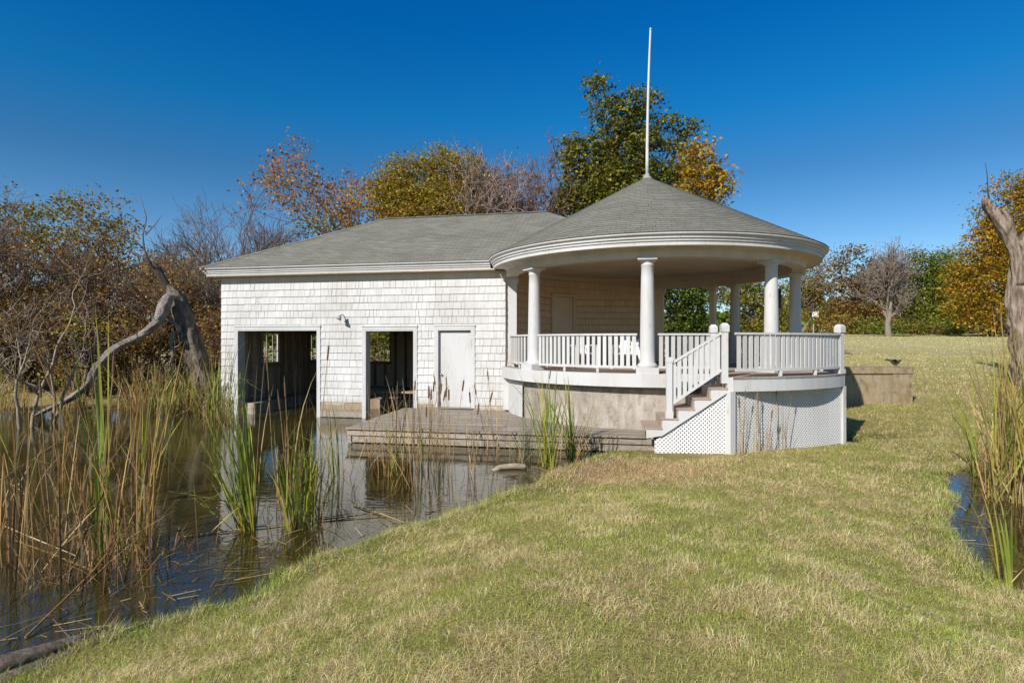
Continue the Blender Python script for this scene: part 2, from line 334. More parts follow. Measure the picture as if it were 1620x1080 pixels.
def coords(lo, hi, dense, step, growf=1.13):
    a = list(np.arange(dense[0], dense[1]+1e-6, step)); s = step
    while a[-1] < hi: s *= growf; a.append(a[-1]+s)
    s = step
    while a[0] > lo: s *= growf; a.insert(0, a[0]-s)
    return np.array(a)
gx = coords(-700, 700, (-9, 13), .11); gy = coords(-60, 1100, (1.5, 19), .11)
GX, GY = np.meshgrid(gx, gy); GZ = ground_z(GX.ravel(), GY.ravel())
V = np.stack([GX.ravel(), GY.ravel(), GZ], 1); nx, ny = len(gx), len(gy)
ii, jj = np.meshgrid(np.arange(nx-1), np.arange(ny-1)); a = (jj*nx+ii).ravel()
F = np.stack([a, a+1, a+1+nx, a+nx], 1).ravel()
tag(npmesh('lawn_ground', V, F, 4, 'ground', None, None, True), kind='structure', label='mown lawn sloping down to the pond')
w = MB(); w.quad([(-75,-12,0),(24,-12,0),(24,26,0),(-75,26,0)])
tag(w.build('pond_water', 'water'), kind='structure', label='still brown pond water')

# ------------------------------------------------------------------ the boathouse
BH = thing('boathouse', 'white shingled boathouse with a round columned porch and grey cone roof', 'boathouse')
Z_DECK, Z_BEAM, Z_CEIL, Z_SOF, Z_EAVE = 1.53, 3.95, 4.33, 4.13, 4.38
SL = .525; rng = random.Random(3)
def part(mb, name, mat, parent=BH, **k): return mb.build(name, mat, parent, **k)
# -- openings on the front wall (s0, s1, z0, z1)
S_R = s_at(800)
op1 = (s_at(376), s_at(503.5), -.3, 2.55); op2 = (s_at(578), s_at(656), -.3, 2.53); op3 = (s_at(692), s_at(747), .36, 2.54)
Tf = lambda s, t, z: W(s, t, z)
Tw = lambda s, t, z: W(t, s, z)       # west wall: s runs to the back, t inwards
def wall_slab(mb, s0, s1, z0, z1, ops, T, th=.1):
    ss = sorted({s0, s1, *[o[0] for o in ops if s0 < o[0] < s1], *[o[1] for o in ops if s0 < o[1] < s1]})
    for a, b in zip(ss, ss[1:]):
        zs = [(z0, z1)]
        for o in ops:
            if o[0] < (a+b)/2 < o[1]: zs = [(p, q) for (c, d) in zs for (p, q) in ((c, min(d, o[2])), (max(c, o[3]), d)) if q-p > .01]
        for p, q in zs: mb.box(a, b, 0, th, p, q, T)
def shingles(mb, s0, s1, z0, z1, ops, T, exp=.205, rnd=rng, wmin=.09, wmax=.24, cv=(.93, 1.03), th=1.0):
    z = z1
    while z > z0+.02:
        zb = max(z-exp, z0); iv = [(s0, s1, zb, z)]
        for o in ops:
            nw = []
            for (a, b, p, q) in iv:
                if o[3] <= p+.01 or o[2] >= q-.01 or o[1] <= a or o[0] >= b: nw.append((a, b, p, q)); continue
                if o[0]-a > .03: nw.append((a, o[0], p, q))
                if b-o[1] > .03: nw.append((o[1], b, p, q))
                if q-o[3] > .02: nw.append((max(a, o[0]), min(b, o[1]), o[3], q))
            iv = nw
        for (a, b, p, q) in iv:
            s = a
            while s < b-.005:
                wd = rnd.uniform(wmin, wmax); e = min(s+wd, b)
                if b-e < .05: e = b
                ob = -.024*th-rnd.random()*.008; ot = -.006; g = rnd.choice((.0015, .002, .002, .006)); pj = p-(rnd.random()*.006 if p > z0+.03 else 0)
                k = rnd.uniform(*cv); mb.cur = (k, k*.995, k*.985)
                P = [T(s+g, ob, pj), T(e-g, ob, pj), T(e-g, 0, pj), T(s+g, 0, pj)]; Q = [T(s+g, ot, q+.004), T(e-g, ot, q+.004), T(e-g, 0, q+.004), T(s+g, 0, q+.004)]
                mb.hull8(P, Q); s = e
            if th > 1.2: mb.cur = (.5,.46,.42); mb.box(a, b, -.042, -.001, p-.006, p+.006, T)  # dark strip painted in as the shadow line under each porch course
        z = zb
    mb.cur = (1,1,1)
wm = MB(); ops = [op1, op2, op3]
wall_slab(wm, 0, S_R, -.25, Z_SOF+.1, ops, Tf)
fw = part(wm, 'wall', 'sheath'); fw['label'] = 'shingled front wall facing the pond'
sm = MB()
casing = .085
sops = [(o[0]-casing, o[1]+casing, o[2], o[3]+casing+.01) for o in ops]
shingles(sm, -.02, s_at(508), .12, 3.93, sops, Tf); shingles(sm, s_at(508), op2[0]-casing, .17, 3.93, [], Tf) if False else None
shingles(sm, s_at(508)+.0, S_R, .2, 3.93, sops, Tf)
part(sm, 'wall_shingles', 'shingle')
# rotten sill under the pier, frieze board
q = MB(); q.box(op1[1]+.09, op2[0]-.09, -.035, .0, .02, .19, Tf); part(q, 'sill_beam', 'dockwood')
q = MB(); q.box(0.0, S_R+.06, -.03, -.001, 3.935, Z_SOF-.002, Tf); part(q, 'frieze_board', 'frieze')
# corner board shading strip on the west end and the west wall with two windows
wops = []
for pa, pb in ((416, 444), (489, 510.5)): wops.append((t_at(pa, .12), t_at(pb, .12), 1.45, 2.52))
q = MB(); wall_slab(q, .1, DEP, -.25, Z_SOF+.1, wops, Tw); west = part(q, 'wall', 'sheath'); west['label'] = 'west wall with two glazed windows'
q = MB(); shingles(q, 0, DEP, .1, 3.93, [(o[0]-.06, o[1]+.06, o[2]-.06, o[3]+.06) for o in wops], Tw); part(q, 'wall_shingles', 'shingle')
# back wall with a window, east wall
bs0, bs1 = s_at(572, DEP-.1), s_at(618, DEP-.1)
Tb = lambda s, t, z: W(s, DEP-t, z)
bops = [(bs0, bs1, 1.32, 2.75)]
q = MB(); wall_slab(q, .1, LEN, -.25, Z_SOF+.1, bops, Tb); bw = part(q, 'wall', 'sheath'); bw['label'] = 'back wall seen through the open doorway'
q = MB(); shingles(q, 0, LEN, .3, 3.93, [(o[0]-.06, o[1]+.06, o[2]-.06, o[3]+.06) for o in bops], Tb, wmin=.2, wmax=.4); part(q, 'wall_shingles', 'shingle')
Te = lambda s, t, z: W(LEN-t, s, z)
def circ_hit(p, d, rad):
    f = p-np.array(C); bq = f@d; cq = f@f-rad*rad; disc = bq*bq-cq; return (-bq-math.sqrt(disc), -bq+math.sqrt(disc))
EH = circ_hit(W0+u*LEN, nb, 3.85)[1]
q = MB(); wall_slab(q, EH, DEP-.1, -.25, Z_SOF+.1, [], Te); part(q, 'wall', 'sheath')
q = MB(); shingles(q, EH, DEP, .5, 3.93, [], Te, wmin=.2, wmax=.4); part(q, 'wall_shingles', 'shingle')
# wooden frame inside (studs, rails)
q = MB()
def stud(mb, T, s, z0=.36, z1=4.1, ops=()):
    segs = [(z0, z1)]
    for o in ops:
        if o[0]-.02 < s < o[1]+.02: segs = [(z0, o[2]-.02), (o[3]+.02, z1)]
    for a_, b_ in segs: mb.cur = (rng.uniform(.7, 1.3),)*3; mb.box(s-.03, s+.03, .101, .22, a_, b_, T)
for i in range(17): stud(q, Tw, .25+i*.43, ops=wops)
part(q, 'wall_studs', 'framewood'); q = MB()
for i in range(29): stud(q, Tb, .3+i*.45, ops=bops)
part(q, 'wall_studs', 'framewood'); q = MB()
for i in range(19):
    s = .3+i*.45
    if s < S_R-.1 and not any(o[0]-.1 < s < o[1]+.1 for o in ops): q = MB(); stud(q, Tf, s); part(q, 'wall_stud', 'framewood')
q = MB()
for o in wops+bops: pass
q.cur = (1,1,1)
for o in wops: q.box(o[0]-.05, o[1]+.05, .101, .24, o[2]-.08, o[2]-.001, Tw); q.box(o[0]-.05, o[1]+.05, .101, .24, o[3]+.001, o[3]+.08, Tw)
for o in bops: q.box(o[0]-.05, o[1]+.05, .101, .24, o[2]-.08, o[2]-.001, Tb)
part(q, 'wall_studs', 'framewood')
q = MB()   # concrete ledges, inner floor, loft
q.box(.23, .95, .23, DEP-.23, -.5, .33, lambda x, y, z: W(x, y, z)); q.box(.95, s_at(510), DEP-1.1, DEP-.23, -.5, .32, Tf); part(q, 'inner_ledge', 'concrete')
q = MB(); q.box(op2[0]-.9, S_R-.4, .35 if False else 2.2, DEP-.23, .0, .31, Tf); part(q, 'inner_floor', 'framewood')
q = MB(); q.box(.1, 7.2, .1, DEP-.1, Z_SOF+.06, Z_SOF+.12, Tf)
for i in range(14): q.box(.4+i*.5, .45+i*.5, .1, DEP-.1, Z_SOF-.12, Z_SOF+.055, Tf)
part(q, 'loft_joists', 'framewood')
# partition between boat bay and porch side
q = MB(); Tp = lambda s, t, z: W(s_at(680)+.15+t, s, z); q.box(.1, DEP-.1, 0, .06, 0, Z_SOF, Tp)
for i in range(14): q.box(.4+i*.5, .46+i*.5, -.1, -.001, .3, Z_SOF, Tp)
part(q, 'partition', 'framewood')
# casings and jambs of the three openings
def casing_of(o, bottom, name='door_frame', th=.2):
    mb = MB(); a, b, z0, z1 = o
    for x0, x1 in ((a-casing, a+.0), (b-.0, b+casing)): mb.box(x0, x1, -.04, -.002, bottom, z1, Tf)
    mb.box(a-casing, b+casing, -.043, -.002, z1, z1+casing, Tf)
    mb.box(a-casing-.012, b+casing+.012, -.06, -.001, z1+casing+.001, z1+casing+.028, Tf)
    mb.box(a+.001, a+.03, -.038, th, bottom, z1-.001, Tf); mb.box(b-.03, b-.001, -.038, th, bottom, z1-.001, Tf)
    mb.box(a+.031, b-.031, -.036, th, z1-.035, z1-.001, Tf)
    return part(mb, name, 'white')
casing_of(op1, -.2, th=.3)['label'] = 'white frame of the wide boat opening'
casing_of(op2, -.1, th=.26)['label'] = 'white frame of the open middle doorway'
casing_of(op3, .36, th=.13)['label'] = 'white frame round the closed door'
q = MB(); a, b = op3[0]+.032, op3[1]-.032; q.box(a, b, .06, .1, .37, 2.47, Tf); door = part(q, 'door', 'white'); door['label'] = 'closed plain white door'
q = MB(); part(q, 'threshold', 'dockwood') if False else None; q.box(a-.03, b+.03, -.05, .09, .345, .365, Tf); part(q, 'threshold', 'dockwood')
for hz in (.62, 1.42, 2.2):
    q = MB(); q.tube([W(b-.012, .05, hz), W(b-.012, .05, hz+.09)], .011, 6); part(q, 'hinge', 'galv', door)
q = MB(); q.box(a+.02, b-.02, .052, .0595, .385, .52, Tf); q.cur = (.9,.88,.84); part(q, 'kick_plate', 'white', door)
q = MB(); kx = a+.07; q.tube([W(kx, .06, 1.28), W(kx, .02, 1.28), W(kx, -.0, 1.28), W(kx, -.015, 1.28)], [.02, .015, .032, .02], 10); part(q, 'door_knob', 'brass', door, smooth=True)
# windows
for kk, (o, T) in enumerate([(wops[0], Tw), (wops[1], Tw)]):
    q = MB(); a, b, z0, z1 = o
    for x0, x1 in ((a, a+.05), (b-.05, b)): q.box(x0, x1, .0, .1, z0, z1, T)
    q.box(a+.05, b-.05, .0, .1, z0, z0+.05, T); q.box(a+.05, b-.05, .0, .1, z1-.05, z1, T)
    for f_ in (1/3, 2/3): q.box(a+(b-a)*f_-.012, a+(b-a)*f_+.012, .03, .06, z0+.05, z1-.05, T)
    zz = (z0+z1)/2-.12; q.box(a+.051, b-.051, .028, .062, zz-.012, zz+.012, T)
    wo = part(q, 'window', 'white'); wo['label'] = ('first', 'second')[kk]+' west window from the boat opening'
    q = MB(); q.box(a+.051, b-.051, .043, .047, z0+.05, z1-.05, T); part(q, 'window_pane', 'glass', wo)
q = MB(); a, b, z0, z1 = bops[0]
for x0, x1 in ((a, a+.05), (b-.05, b)): q.box(x0, x1, .0, .1, z0, z1, Tb)
q.box(a+.05, b-.05, .0, .1, z0, z0+.05, Tb); q.box(a+.05, b-.05, .0, .1, z1-.05, z1, Tb); part(q, 'window', 'framewood')
# white panel left of the drum
q = MB(); q.lathe([(3.76, .34), (3.80, .34), (3.80, 1.24), (3.76, 1.24)], C[0], C[1], 14, R(176), R(205)); q.box(S_R-.06, S_R+.12, -.034, .05, .34, 1.2, Tf); part(q, 'skirt_board', 'white')

# -- roof of the long wing: stepped courses on four planes
rf = MB(); CW = .142
AA = P1; LL, DD = 13.9, 8.2; Cn = [AA, AA+u*LL, AA+u*LL+nb*DD, AA+nb*DD]
def roof_plane(mb, a, b, run):
    a = np.array(a); b = np.array(b); e = (b-a); L = np.hypot(*e); e = e/L; inn = np.array((-e[1], e[0]))
    slope = math.hypot(1, SL); nc = int(run*slope/CW)+1; off = rng.random()*5
    for i in range(nc):
        r0 = i*CW/slope; r1 = min((i+1)*CW/slope, run)
        if r0 >= run: break
        def pt(r, x, dz): q = a+e*x+inn*r; return (q[0], q[1], Z_EAVE+r*SL+dz)
        A, B = pt(r0, r0, .009), pt(r0, L-r0, .009); D_, C_ = pt(r1, r1, 0), pt(r1, L-r1, 0); A0, B0 = pt(r0, r0, -.001), pt(r0, L-r0, -.001)
        v0, v1 = i*CW, (i+1)*CW
        mb.quad([A, B, C_, D_], [(off+r0, v0), (off+L-r0, v0), (off+L-r1, v1), (off+r1, v1)])
        mb.quad([A0, B0, B, A], [(off+r0, v0), (off+L-r0, v0), (off+L-r0, v0+.01), (off+r0, v0+.01)])
roof_plane(rf, Cn[0], Cn[1], DD/2); roof_plane(rf, Cn[1], Cn[2], DD/2); roof_plane(rf, Cn[2], Cn[3], DD/2); roof_plane(rf, Cn[3], Cn[0], DD/2)
wingroof = part(rf, 'roof', 'roof', uv=True); wingroof['label'] = 'hipped grey shingle roof of the long wing'
# ridge and hip caps
q = MB(); zr = Z_EAVE+SL*DD/2; r0 = AA+u*DD/2+nb*DD/2; r1 = AA+u*(LL-DD/2)+nb*DD/2
def capline(p, qv, nseg):
    p, qv = Vector(p), Vector(qv)
    for i in range(nseg):
        a_ = p.lerp(qv, i/nseg); b_ = p.lerp(qv, (i+1)/nseg); d = (qv-p).normalized(); sd = d.cross(Vector((0,0,1))).normalized()*.13; dn = Vector((0,0,-.055)); up = Vector((0,0,.02)); lp = Vector((0,0,.008))
        q.quad([a_-sd+dn+up+lp, a_+up+lp, b_+up, b_-sd+dn+up], [(i*.3,0),(i*.3,.14),(i*.3+.3,.14),(i*.3+.3,0)])
        q.quad([a_+up+lp, a_+sd+dn+up+lp, b_+sd+dn+up, b_+up], [(i*.3,.15),(i*.3,.28),(i*.3+.3,.28),(i*.3+.3,.15)])
capline((*r0, zr), (*r1, zr), 36)
for cc, e_ in ((Cn[0], r0), (Cn[3], r0), (Cn[2], r1)): capline((*cc, Z_EAVE), (*e_, zr), 40)
part(q, 'ridge_cap', 'roof', uv=True)
# cornice profile (offset outwards, z)
RE = 4.35
PROF = [(-.14, Z_SOF), (-.13, Z_SOF), (-.13, Z_SOF+.075), (-.10, Z_SOF+.085), (-.10, Z_SOF+.128), (-.065, Z_SOF+.138), (-.065, Z_SOF+.175), (-.02, Z_SOF+.2), (-.005, Z_SOF+.215), (-.005, Z_EAVE-.012), (-.05, Z_EAVE-.012)]
# straight cornice: front up to the circle, west, back, east from the circle
q = MB(); hitf = circ_hit(Cn[0], u, RE-.03)[0]; hite = circ_hit(Cn[1], nb, RE-.03)[1]
def corn(pa, pb, outv, ea, eb, da, db):
    # ea/eb: unit along at ends for mitre (0 or +-1)
    e = (pb-pa)/np.hypot(*(pb-pa)); outv = np.array(outv)
    for (o0, z0), (o1, z1) in zip(PROF, PROF[1:]):
        pts = []
        for o_, z_, side in ((o0, z0, 0), (o0, z0, 1), (o1, z1, 1), (o1, z1, 0)):
            base = pa if side == 0 else pb; m_ = (-ea*o_ if side == 0 else eb*o_)
            qq = base+outv*o_+e*m_; pts.append((qq[0], qq[1], z_))
        q.quad(pts)
corn(Cn[0], Cn[0]+u*hitf, -nb, 1, 0, 0, 0); corn(Cn[1]+nb*hite, Cn[2], u, 0, 1, 0, 0); corn(Cn[2], Cn[3], nb, 1, 1, 0, 0); corn(Cn[3], Cn[0], -u, 1, 1, 0, 0)
crn = part(q, 'cornice', 'white'); crn['label'] = 'stepped white cornice along the straight eaves'
q = MB()     # soffit boards
def S2(s, t, z): p = AA+u*s+nb*t; return (p[0], p[1], z)
q.box(.13, hitf+.1, .13, OV+.02, Z_SOF+.001, Z_SOF+.03, S2); q.box(.13, OV, OV+.02, DD-.13, Z_SOF+.001, Z_SOF+.03, S2); q.box(OV, LL-.13, DD-OV, DD-.13, Z_SOF+.001, Z_SOF+.03, S2)
q.box(LL-OV, LL-.13, hite, DD-OV, Z_SOF+.001, Z_SOF+.03, S2); part(q, 'soffit', 'cream')
# -- round porch roof
cf = MB(); NS = 120; APEX = 6.70; slc = (APEX-Z_EAVE)/RE; lenS = math.hypot(1, slc)*RE; nc = int(lenS/CW)+1
for i in range(nc):
    f0, f1 = i*CW/lenS, min(1, (i+1)*CW/lenS)
    if f0 >= 1: break
    r0_, r1_ = RE*(1-f0), RE*(1-f1); off = rng.random()*4
    for k in range(NS):
        a0, a1 = 2*math.pi*k/NS, 2*math.pi*(k+1)/NS
        def cp(r, a, dz): return (C[0]+r*math.cos(a), C[1]+r*math.sin(a), Z_EAVE+(RE-r)*slc+dz)
        U = lambda a, r: a*max(r0_, .3)+off
        cf.quad([cp(r0_, a0, .009), cp(r0_, a1, .009), cp(r1_, a1, 0), cp(r1_, a0, 0)] if r1_ > 1e-4 else [cp(r0_, a0, .009), cp(r0_, a1, .009), cp(0, 0, 0)],
                [(U(a0, 0), i*CW), (U(a1, 0), i*CW), (U(a1, 0), i*CW+CW), (U(a0, 0), i*CW+CW)][:4 if r1_ > 1e-4 else 3])
        cf.quad([cp(r0_, a0, -.001), cp(r0_, a1, -.001), cp(r0_, a1, .009), cp(r0_, a0, .009)], [(U(a0,0), i*CW)]*4)
cone = part(cf, 'roof', 'roof', uv=True); cone['label'] = 'grey cone roof over the round porch'
q = MB(); q.lathe([(.16, APEX-.07), (.09, APEX+.0), (.06, APEX+.06), (.045, APEX+.1), (.0, APEX+.1)], C[0], C[1], 16); part(q, 'roof_finial', 'galv', smooth=True)
q = MB(); pole = [(C[0]+.0+.09*(k/8)**2*1.0-.0, C[1], APEX+.02+k*.5) for k in range(9)]
q.tube(pole, [.048-.003*k for k in range(9)], 10); fp = part(q, 'flagpole', 'white', smooth=True); fp['label'] = 'tall thin white pole on the tip of the cone roof'
q = MB(); q.tube([(pole[-1][0], C[1], APEX+4.02), (pole[-1][0], C[1], APEX+4.07)], [.035, .02], 8); part(q, 'pole_cap', 'white', fp)
def ang_of(p): return math.atan2(p[1]-C[1], p[0]-C[0])
aw = ang_of(Cn[0]+u*circ_hit(Cn[0], u, RE)[0]); ae = ang_of(Cn[1]+nb*circ_hit(Cn[1], nb, RE)[1])
q = MB(); q.lathe([(RE+o, z) for o, z in PROF], C[0], C[1], 110, aw if aw > 0 else aw+2*math.pi-2*math.pi, (ae if ae > aw else ae+2*math.pi))
rc = part(q, 'cornice', 'white'); rc['label'] = 'stepped white cornice round the porch roof'
q = MB(); RB0, RB1 = 3.56, 3.86
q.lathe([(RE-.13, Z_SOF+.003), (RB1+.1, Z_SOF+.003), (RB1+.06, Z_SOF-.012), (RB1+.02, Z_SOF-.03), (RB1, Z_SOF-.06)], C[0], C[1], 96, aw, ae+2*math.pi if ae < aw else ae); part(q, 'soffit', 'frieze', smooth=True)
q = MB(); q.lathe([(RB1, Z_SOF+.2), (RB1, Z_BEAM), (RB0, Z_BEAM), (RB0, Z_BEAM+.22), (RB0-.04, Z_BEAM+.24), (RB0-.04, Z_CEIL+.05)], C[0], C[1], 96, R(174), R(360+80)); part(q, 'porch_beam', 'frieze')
q = MB(); q.lathe([(0, Z_CEIL), (RB0+.2, Z_CEIL)], C[0], C[1], 96); part(q, 'porch_ceiling', 'ceil')
# -- curved porch wall, seen through the columns
RW = 3.70; A0, A1 = R(71.5), R(178)
def Tc(s, t, z):  # s along arc from A1 down to A0 ; t away from centre (towards house) ; shingles have negative t
    a_ = A1 - s/RW; r = RW+t; return (C[0]+r*math.cos(a_), C[1]+r*math.sin(a_), z)
LC = RW*(A1-A0); da = R(124); ds = RW*(A1-da); dop = (ds-.42, ds+.42, Z_DECK, 3.66)
q = MB(); nseg = 40
for i in range(nseg): q.box(LC*i/nseg, LC*(i+1)/nseg, 0, .1, .3, Z_CEIL+.05, Tc)
part(q, 'porch_wall', 'cream')
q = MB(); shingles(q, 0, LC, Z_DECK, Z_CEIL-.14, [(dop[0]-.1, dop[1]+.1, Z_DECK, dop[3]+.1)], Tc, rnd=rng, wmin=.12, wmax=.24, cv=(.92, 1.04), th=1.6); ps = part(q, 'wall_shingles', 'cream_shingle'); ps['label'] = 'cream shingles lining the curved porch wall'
q = MB()
for i in range(nseg): q.box(LC*i/nseg, LC*(i+1)/nseg, -.05, -.001, Z_CEIL-.13, Z_CEIL-.002, Tc)
part(q, 'wall_moulding', 'cream')
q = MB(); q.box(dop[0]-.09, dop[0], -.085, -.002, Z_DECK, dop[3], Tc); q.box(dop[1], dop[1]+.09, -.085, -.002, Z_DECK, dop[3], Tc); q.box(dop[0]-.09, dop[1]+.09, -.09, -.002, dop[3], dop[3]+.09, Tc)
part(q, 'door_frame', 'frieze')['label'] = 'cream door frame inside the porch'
q = MB(); q.box(dop[0]+.01, dop[1]-.01, -.015, -.002, Z_DECK+.01, dop[3]-.03, Tc)
for x0, x1 in ((dop[0]+.01, dop[0]+.13), (dop[1]-.13, dop[1]-.01)): q.box(x0, x1, -.035, -.016, Z_DECK+.01, dop[3]-.03, Tc)
for z0, z1 in ((Z_DECK+.02, Z_DECK+.3), (Z_DECK+.95, Z_DECK+1.1), (dop[3]-.18, dop[3]-.04)): q.box(dop[0]+.131, dop[1]-.131, -.033, -.016, z0, z1, Tc)
pdoor = part(q, 'door', 'cream'); pdoor['label'] = 'panelled cream door in the curved porch wall'
# -- columns
RC = 3.72
def column(deg, r=RC, name='column'):
    a_ = R(deg); x, y = C[0]+r*math.cos(a_), C[1]+r*math.sin(a_); mb = MB(); sh = .155
    prof = [(sh+.045, Z_DECK+.13), (sh+.055, Z_DECK+.15), (sh+.055, Z_DECK+.18), (sh+.03, Z_DECK+.2), (sh+.012, Z_DECK+.225)]
    for k in range(9):
        f_ = k/8; prof.append((sh-.028*f_**1.6, Z_DECK+.24+f_*(Z_BEAM-.17-Z_DECK-.24)))
    zt = Z_BEAM-.17; prof += [(.14, zt+.012), (.14, zt+.03), (.126, zt+.035), (.13, zt+.06), (.165, zt+.1), (.185, zt+.115), (.185, zt+.118)]
    mb.lathe(prof, x, y, 28); o = mb.build(name, 'white', BH, smooth=True)
    t_ = MB(); ca, sa = math.cos(a_), math.sin(a_)
    T_ = lambda p, q_, z: (x+p*ca-q_*sa, y+p*sa+q_*ca, z)
    t_.box(-.23, .23, -.23, .23, Z_DECK+.004, Z_DECK+.13, T_); t_.build('column_base', 'white', o)
    t_ = MB(); t_.box(-.2, .2, -.2, .2, zt+.118, Z_BEAM-.002, T_); t_.build('column_cap', 'white', o)
    return o
names = {-148.3: 'leftmost of the four front columns', -103.3: 'front column left of the staircase', -58.3: 'front column behind the wide railing', -13.3: 'rightmost front column'}
for d in (-148.3, -103.3, -58.3, -13.3, 31.7): 
    c_ = column(d)
    if d in names: c_['label'] = names[d]
def pilaster(deg, r=RC, w_=.3, mat='white', z0=Z_DECK):
    a_ = R(deg); x, y = C[0]+r*math.cos(a_), C[1]+r*math.sin(a_); mb = MB(); ca, sa = math.cos(a_), math.sin(a_)
    T_ = lambda p, q_, z: (x+p*ca-q_*sa, y+p*sa+q_*ca, z); h = w_/2
    mb.box(-h, h, -h, h, z0+.004, Z_BEAM-.18, T_); mb.box(-h-.03, h+.03, -h-.03, h+.03, Z_BEAM-.18, Z_BEAM-.12, T_); mb.box(-h-.06, h+.06, -h-.06, h+.06, Z_BEAM-.119, Z_BEAM-.002, T_)
    mb.box(-h-.02, h+.02, -h-.02, h+.02, z0+.003, z0+.16, T_)
    return mb.build('pilaster', mat, BH)
pilaster(177.5, 3.72)['label'] = 'square white pilaster where the porch meets the front wall'
pilaster(70.6, 3.72, .3, 'cream')
pilaster(43.5, 3.72, .17, 'cream')['label'] = 'slim square post at the back of the porch'
# -- deck, fascia, foundation
RD = 3.98; Ap = np.array((4.14, 10.65)); Cp = np.array((6.97, 11.93)); Bk = np.array((7.72, 14.2))
arcN = 14; chord = Cp-Ap; cl = np.hypot(*chord); outn = np.array((chord[1], -chord[0]))/cl
def arc_pt(f, bulge=.25, inset=0): p = Ap+chord*f+outn*(bulge*4*f*(1-f)-inset); return p
landing = [arc_pt(i/arcN) for i in range(arcN+1)]
q = MB(); q.cur = (1,1,1)
def pl_poly(pts, z0, z1, mb):
    k = len(mb.v); n_ = len(pts)
    mb.v += [(p[0], p[1], z0) for p in pts]+[(p[0], p[1], z1) for p in pts]; mb.c += [mb.cur]*(2*n_)
    mb.f += [tuple(range(k, k+n_))[::-1], tuple(range(k+n_, k+2*n_))]+[(k+i, k+(i+1) % n_, k+n_+(i+1) % n_, k+n_+i) for i in range(n_)]
circ = [(C[0]+RD*math.cos(R(t)), C[1]+RD*math.sin(R(t))) for t in range(0, 360, 4)]
backL = np.array((4.22, 11.8)); 
# deck surface: curved outline planks (boards parallel to the front)
outline = []
ca_s = ang_of((4.22, 11.62)); 
lp = [tuple(p) for p in landing]+[tuple(Bk)]+[(C[0]+3.5*math.cos(R(t)), C[1]+3.5*math.sin(R(t))) for t in (-20, -40, -60, -80)]
pl_poly([(C[0]+(RD-.02)*math.cos(R(t)), C[1]+(RD-.02)*math.sin(R(t))) for t in range(0, 360, 4)], Z_DECK-.05, Z_DECK, q); part(q, 'porch_floor', 'deckwood')
q = MB(); pl_poly(lp, Z_DECK-.052, Z_DECK-.003, q); part(q, 'porch_floor', 'deckwood')['label'] = 'landing boards at the top of the stairs'
q = MB(); a_s = R(177-360) ; a_e = R(-82)
q.lathe([(RD-.04, 1.255), (RD, 1.255), (RD, Z_DECK-.001), (RD-.03, Z_DECK+.006)], C[0], C[1], 60, a_s, a_e)
fa = part(q, 'deck_fascia', 'white'); fa['label'] = 'curved white band round the porch floor'
q = MB(); pts = landing
for i in range(arcN):
    p, r_ = pts[i], pts[i+1]; pi_, ri = p-outn*.03, r_-outn*.03
    q.hull8([(*p, 1.26), (*r_, 1.26), (*ri, 1.26), (*pi_, 1.26)], [(*p, Z_DECK-.002), (*r_, Z_DECK-.002), (*ri, Z_DECK-.002), (*pi_, Z_DECK-.002)])
e2 = (Bk-Cp)/np.hypot(*(Bk-Cp)); o2 = np.array((e2[1], -e2[0])); q.bar((*(Cp+o2*.0+e2*.03), 1.395), (*Bk, 1.395), .03, .265)
part(q, 'deck_fascia', 'white')['label'] = 'white band along the front of the landing'
q = MB(); q.lathe([(3.74, -.5), (3.74, 1.27)], C[0], C[1], 96); part(q, 'foundation', 'concrete', smooth=True)
q = MB(); q.lathe([(3.7, 1.2), (3.84, 1.2), (3.84, 1.47), (3.3, 1.47)], C[0], C[1], 72, R(-182), R(-30)); part(q, 'deck_rim_joist', 'framewood')
# -- lattice panels and posts
def clip_poly(poly, a, b, c):     # keep a*x+b*y<=c
    out = []; n_ = len(poly)
    for i in range(n_):
        p, r_ = poly[i], poly[(i+1) % n_]; dp, dr = a*p[0]+b*p[1]-c, a*r_[0]+b*r_[1]-c
        if dp <= 0: out.append(p)
        if dp*dr < 0: t = dp/(dp-dr); out.append((p[0]+t*(r_[0]-p[0]), p[1]+t*(r_[1]-p[1])))
    return out
def lattice(poly, T, pitch=.054, wd=.030, name='lattice_panel'):
    mb = MB(); r2 = math.sqrt(.5)
    for sg, (t0, t1) in ((1, (0, .006)), (-1, (.0065, .0125))):
        vals = [p[0]*r2+sg*p[1]*r2 for p in poly]; k = math.floor(min(vals)/pitch)
        while k*pitch < max(vals):
            c_ = k*pitch; cp_ = clip_poly(clip_poly(poly, r2, sg*r2, c_+wd/2), -r2, -sg*r2, -(c_-wd/2)); k += 1
            if len(cp_) < 3: continue
            n_ = len(cp_); b0 = len(mb.v); mb.v += [T(x, t0, z) for x, z in cp_]+[T(x, t1, z) for x, z in cp_]; mb.c += [mb.cur]*(2*n_)
            mb.f += [tuple(range(b0, b0+n_)), tuple(range(b0+n_, b0+2*n_))[::-1]]+[(b0+i, b0+(i+1) % n_, b0+n_+(i+1) % n_, b0+n_+i) for i in range(n_)]
    return part(mb, name, 'lattice')
e_l = chord/cl
Tl = lambda x, t, z: (Ap[0]+e_l[0]*x-outn[0]*(t+.03), Ap[1]+e_l[1]*x-outn[1]*(t+.03), z)
lattice([(.06, .04), (cl-.02, .06), (cl-.02, 1.26), (.06, 1.26)], Tl)['label'] = 'square-cut white lattice panel under the landing'
q = MB(); q.box(-.07, .055, -.035, .09, -.05, 1.26, Tl); part(q, 'corner_post', 'white'); q = MB(); q.box(cl-.045, cl+.045, -.04, .06, .03, 1.262, Tl); part(q, 'corner_post', 'white')
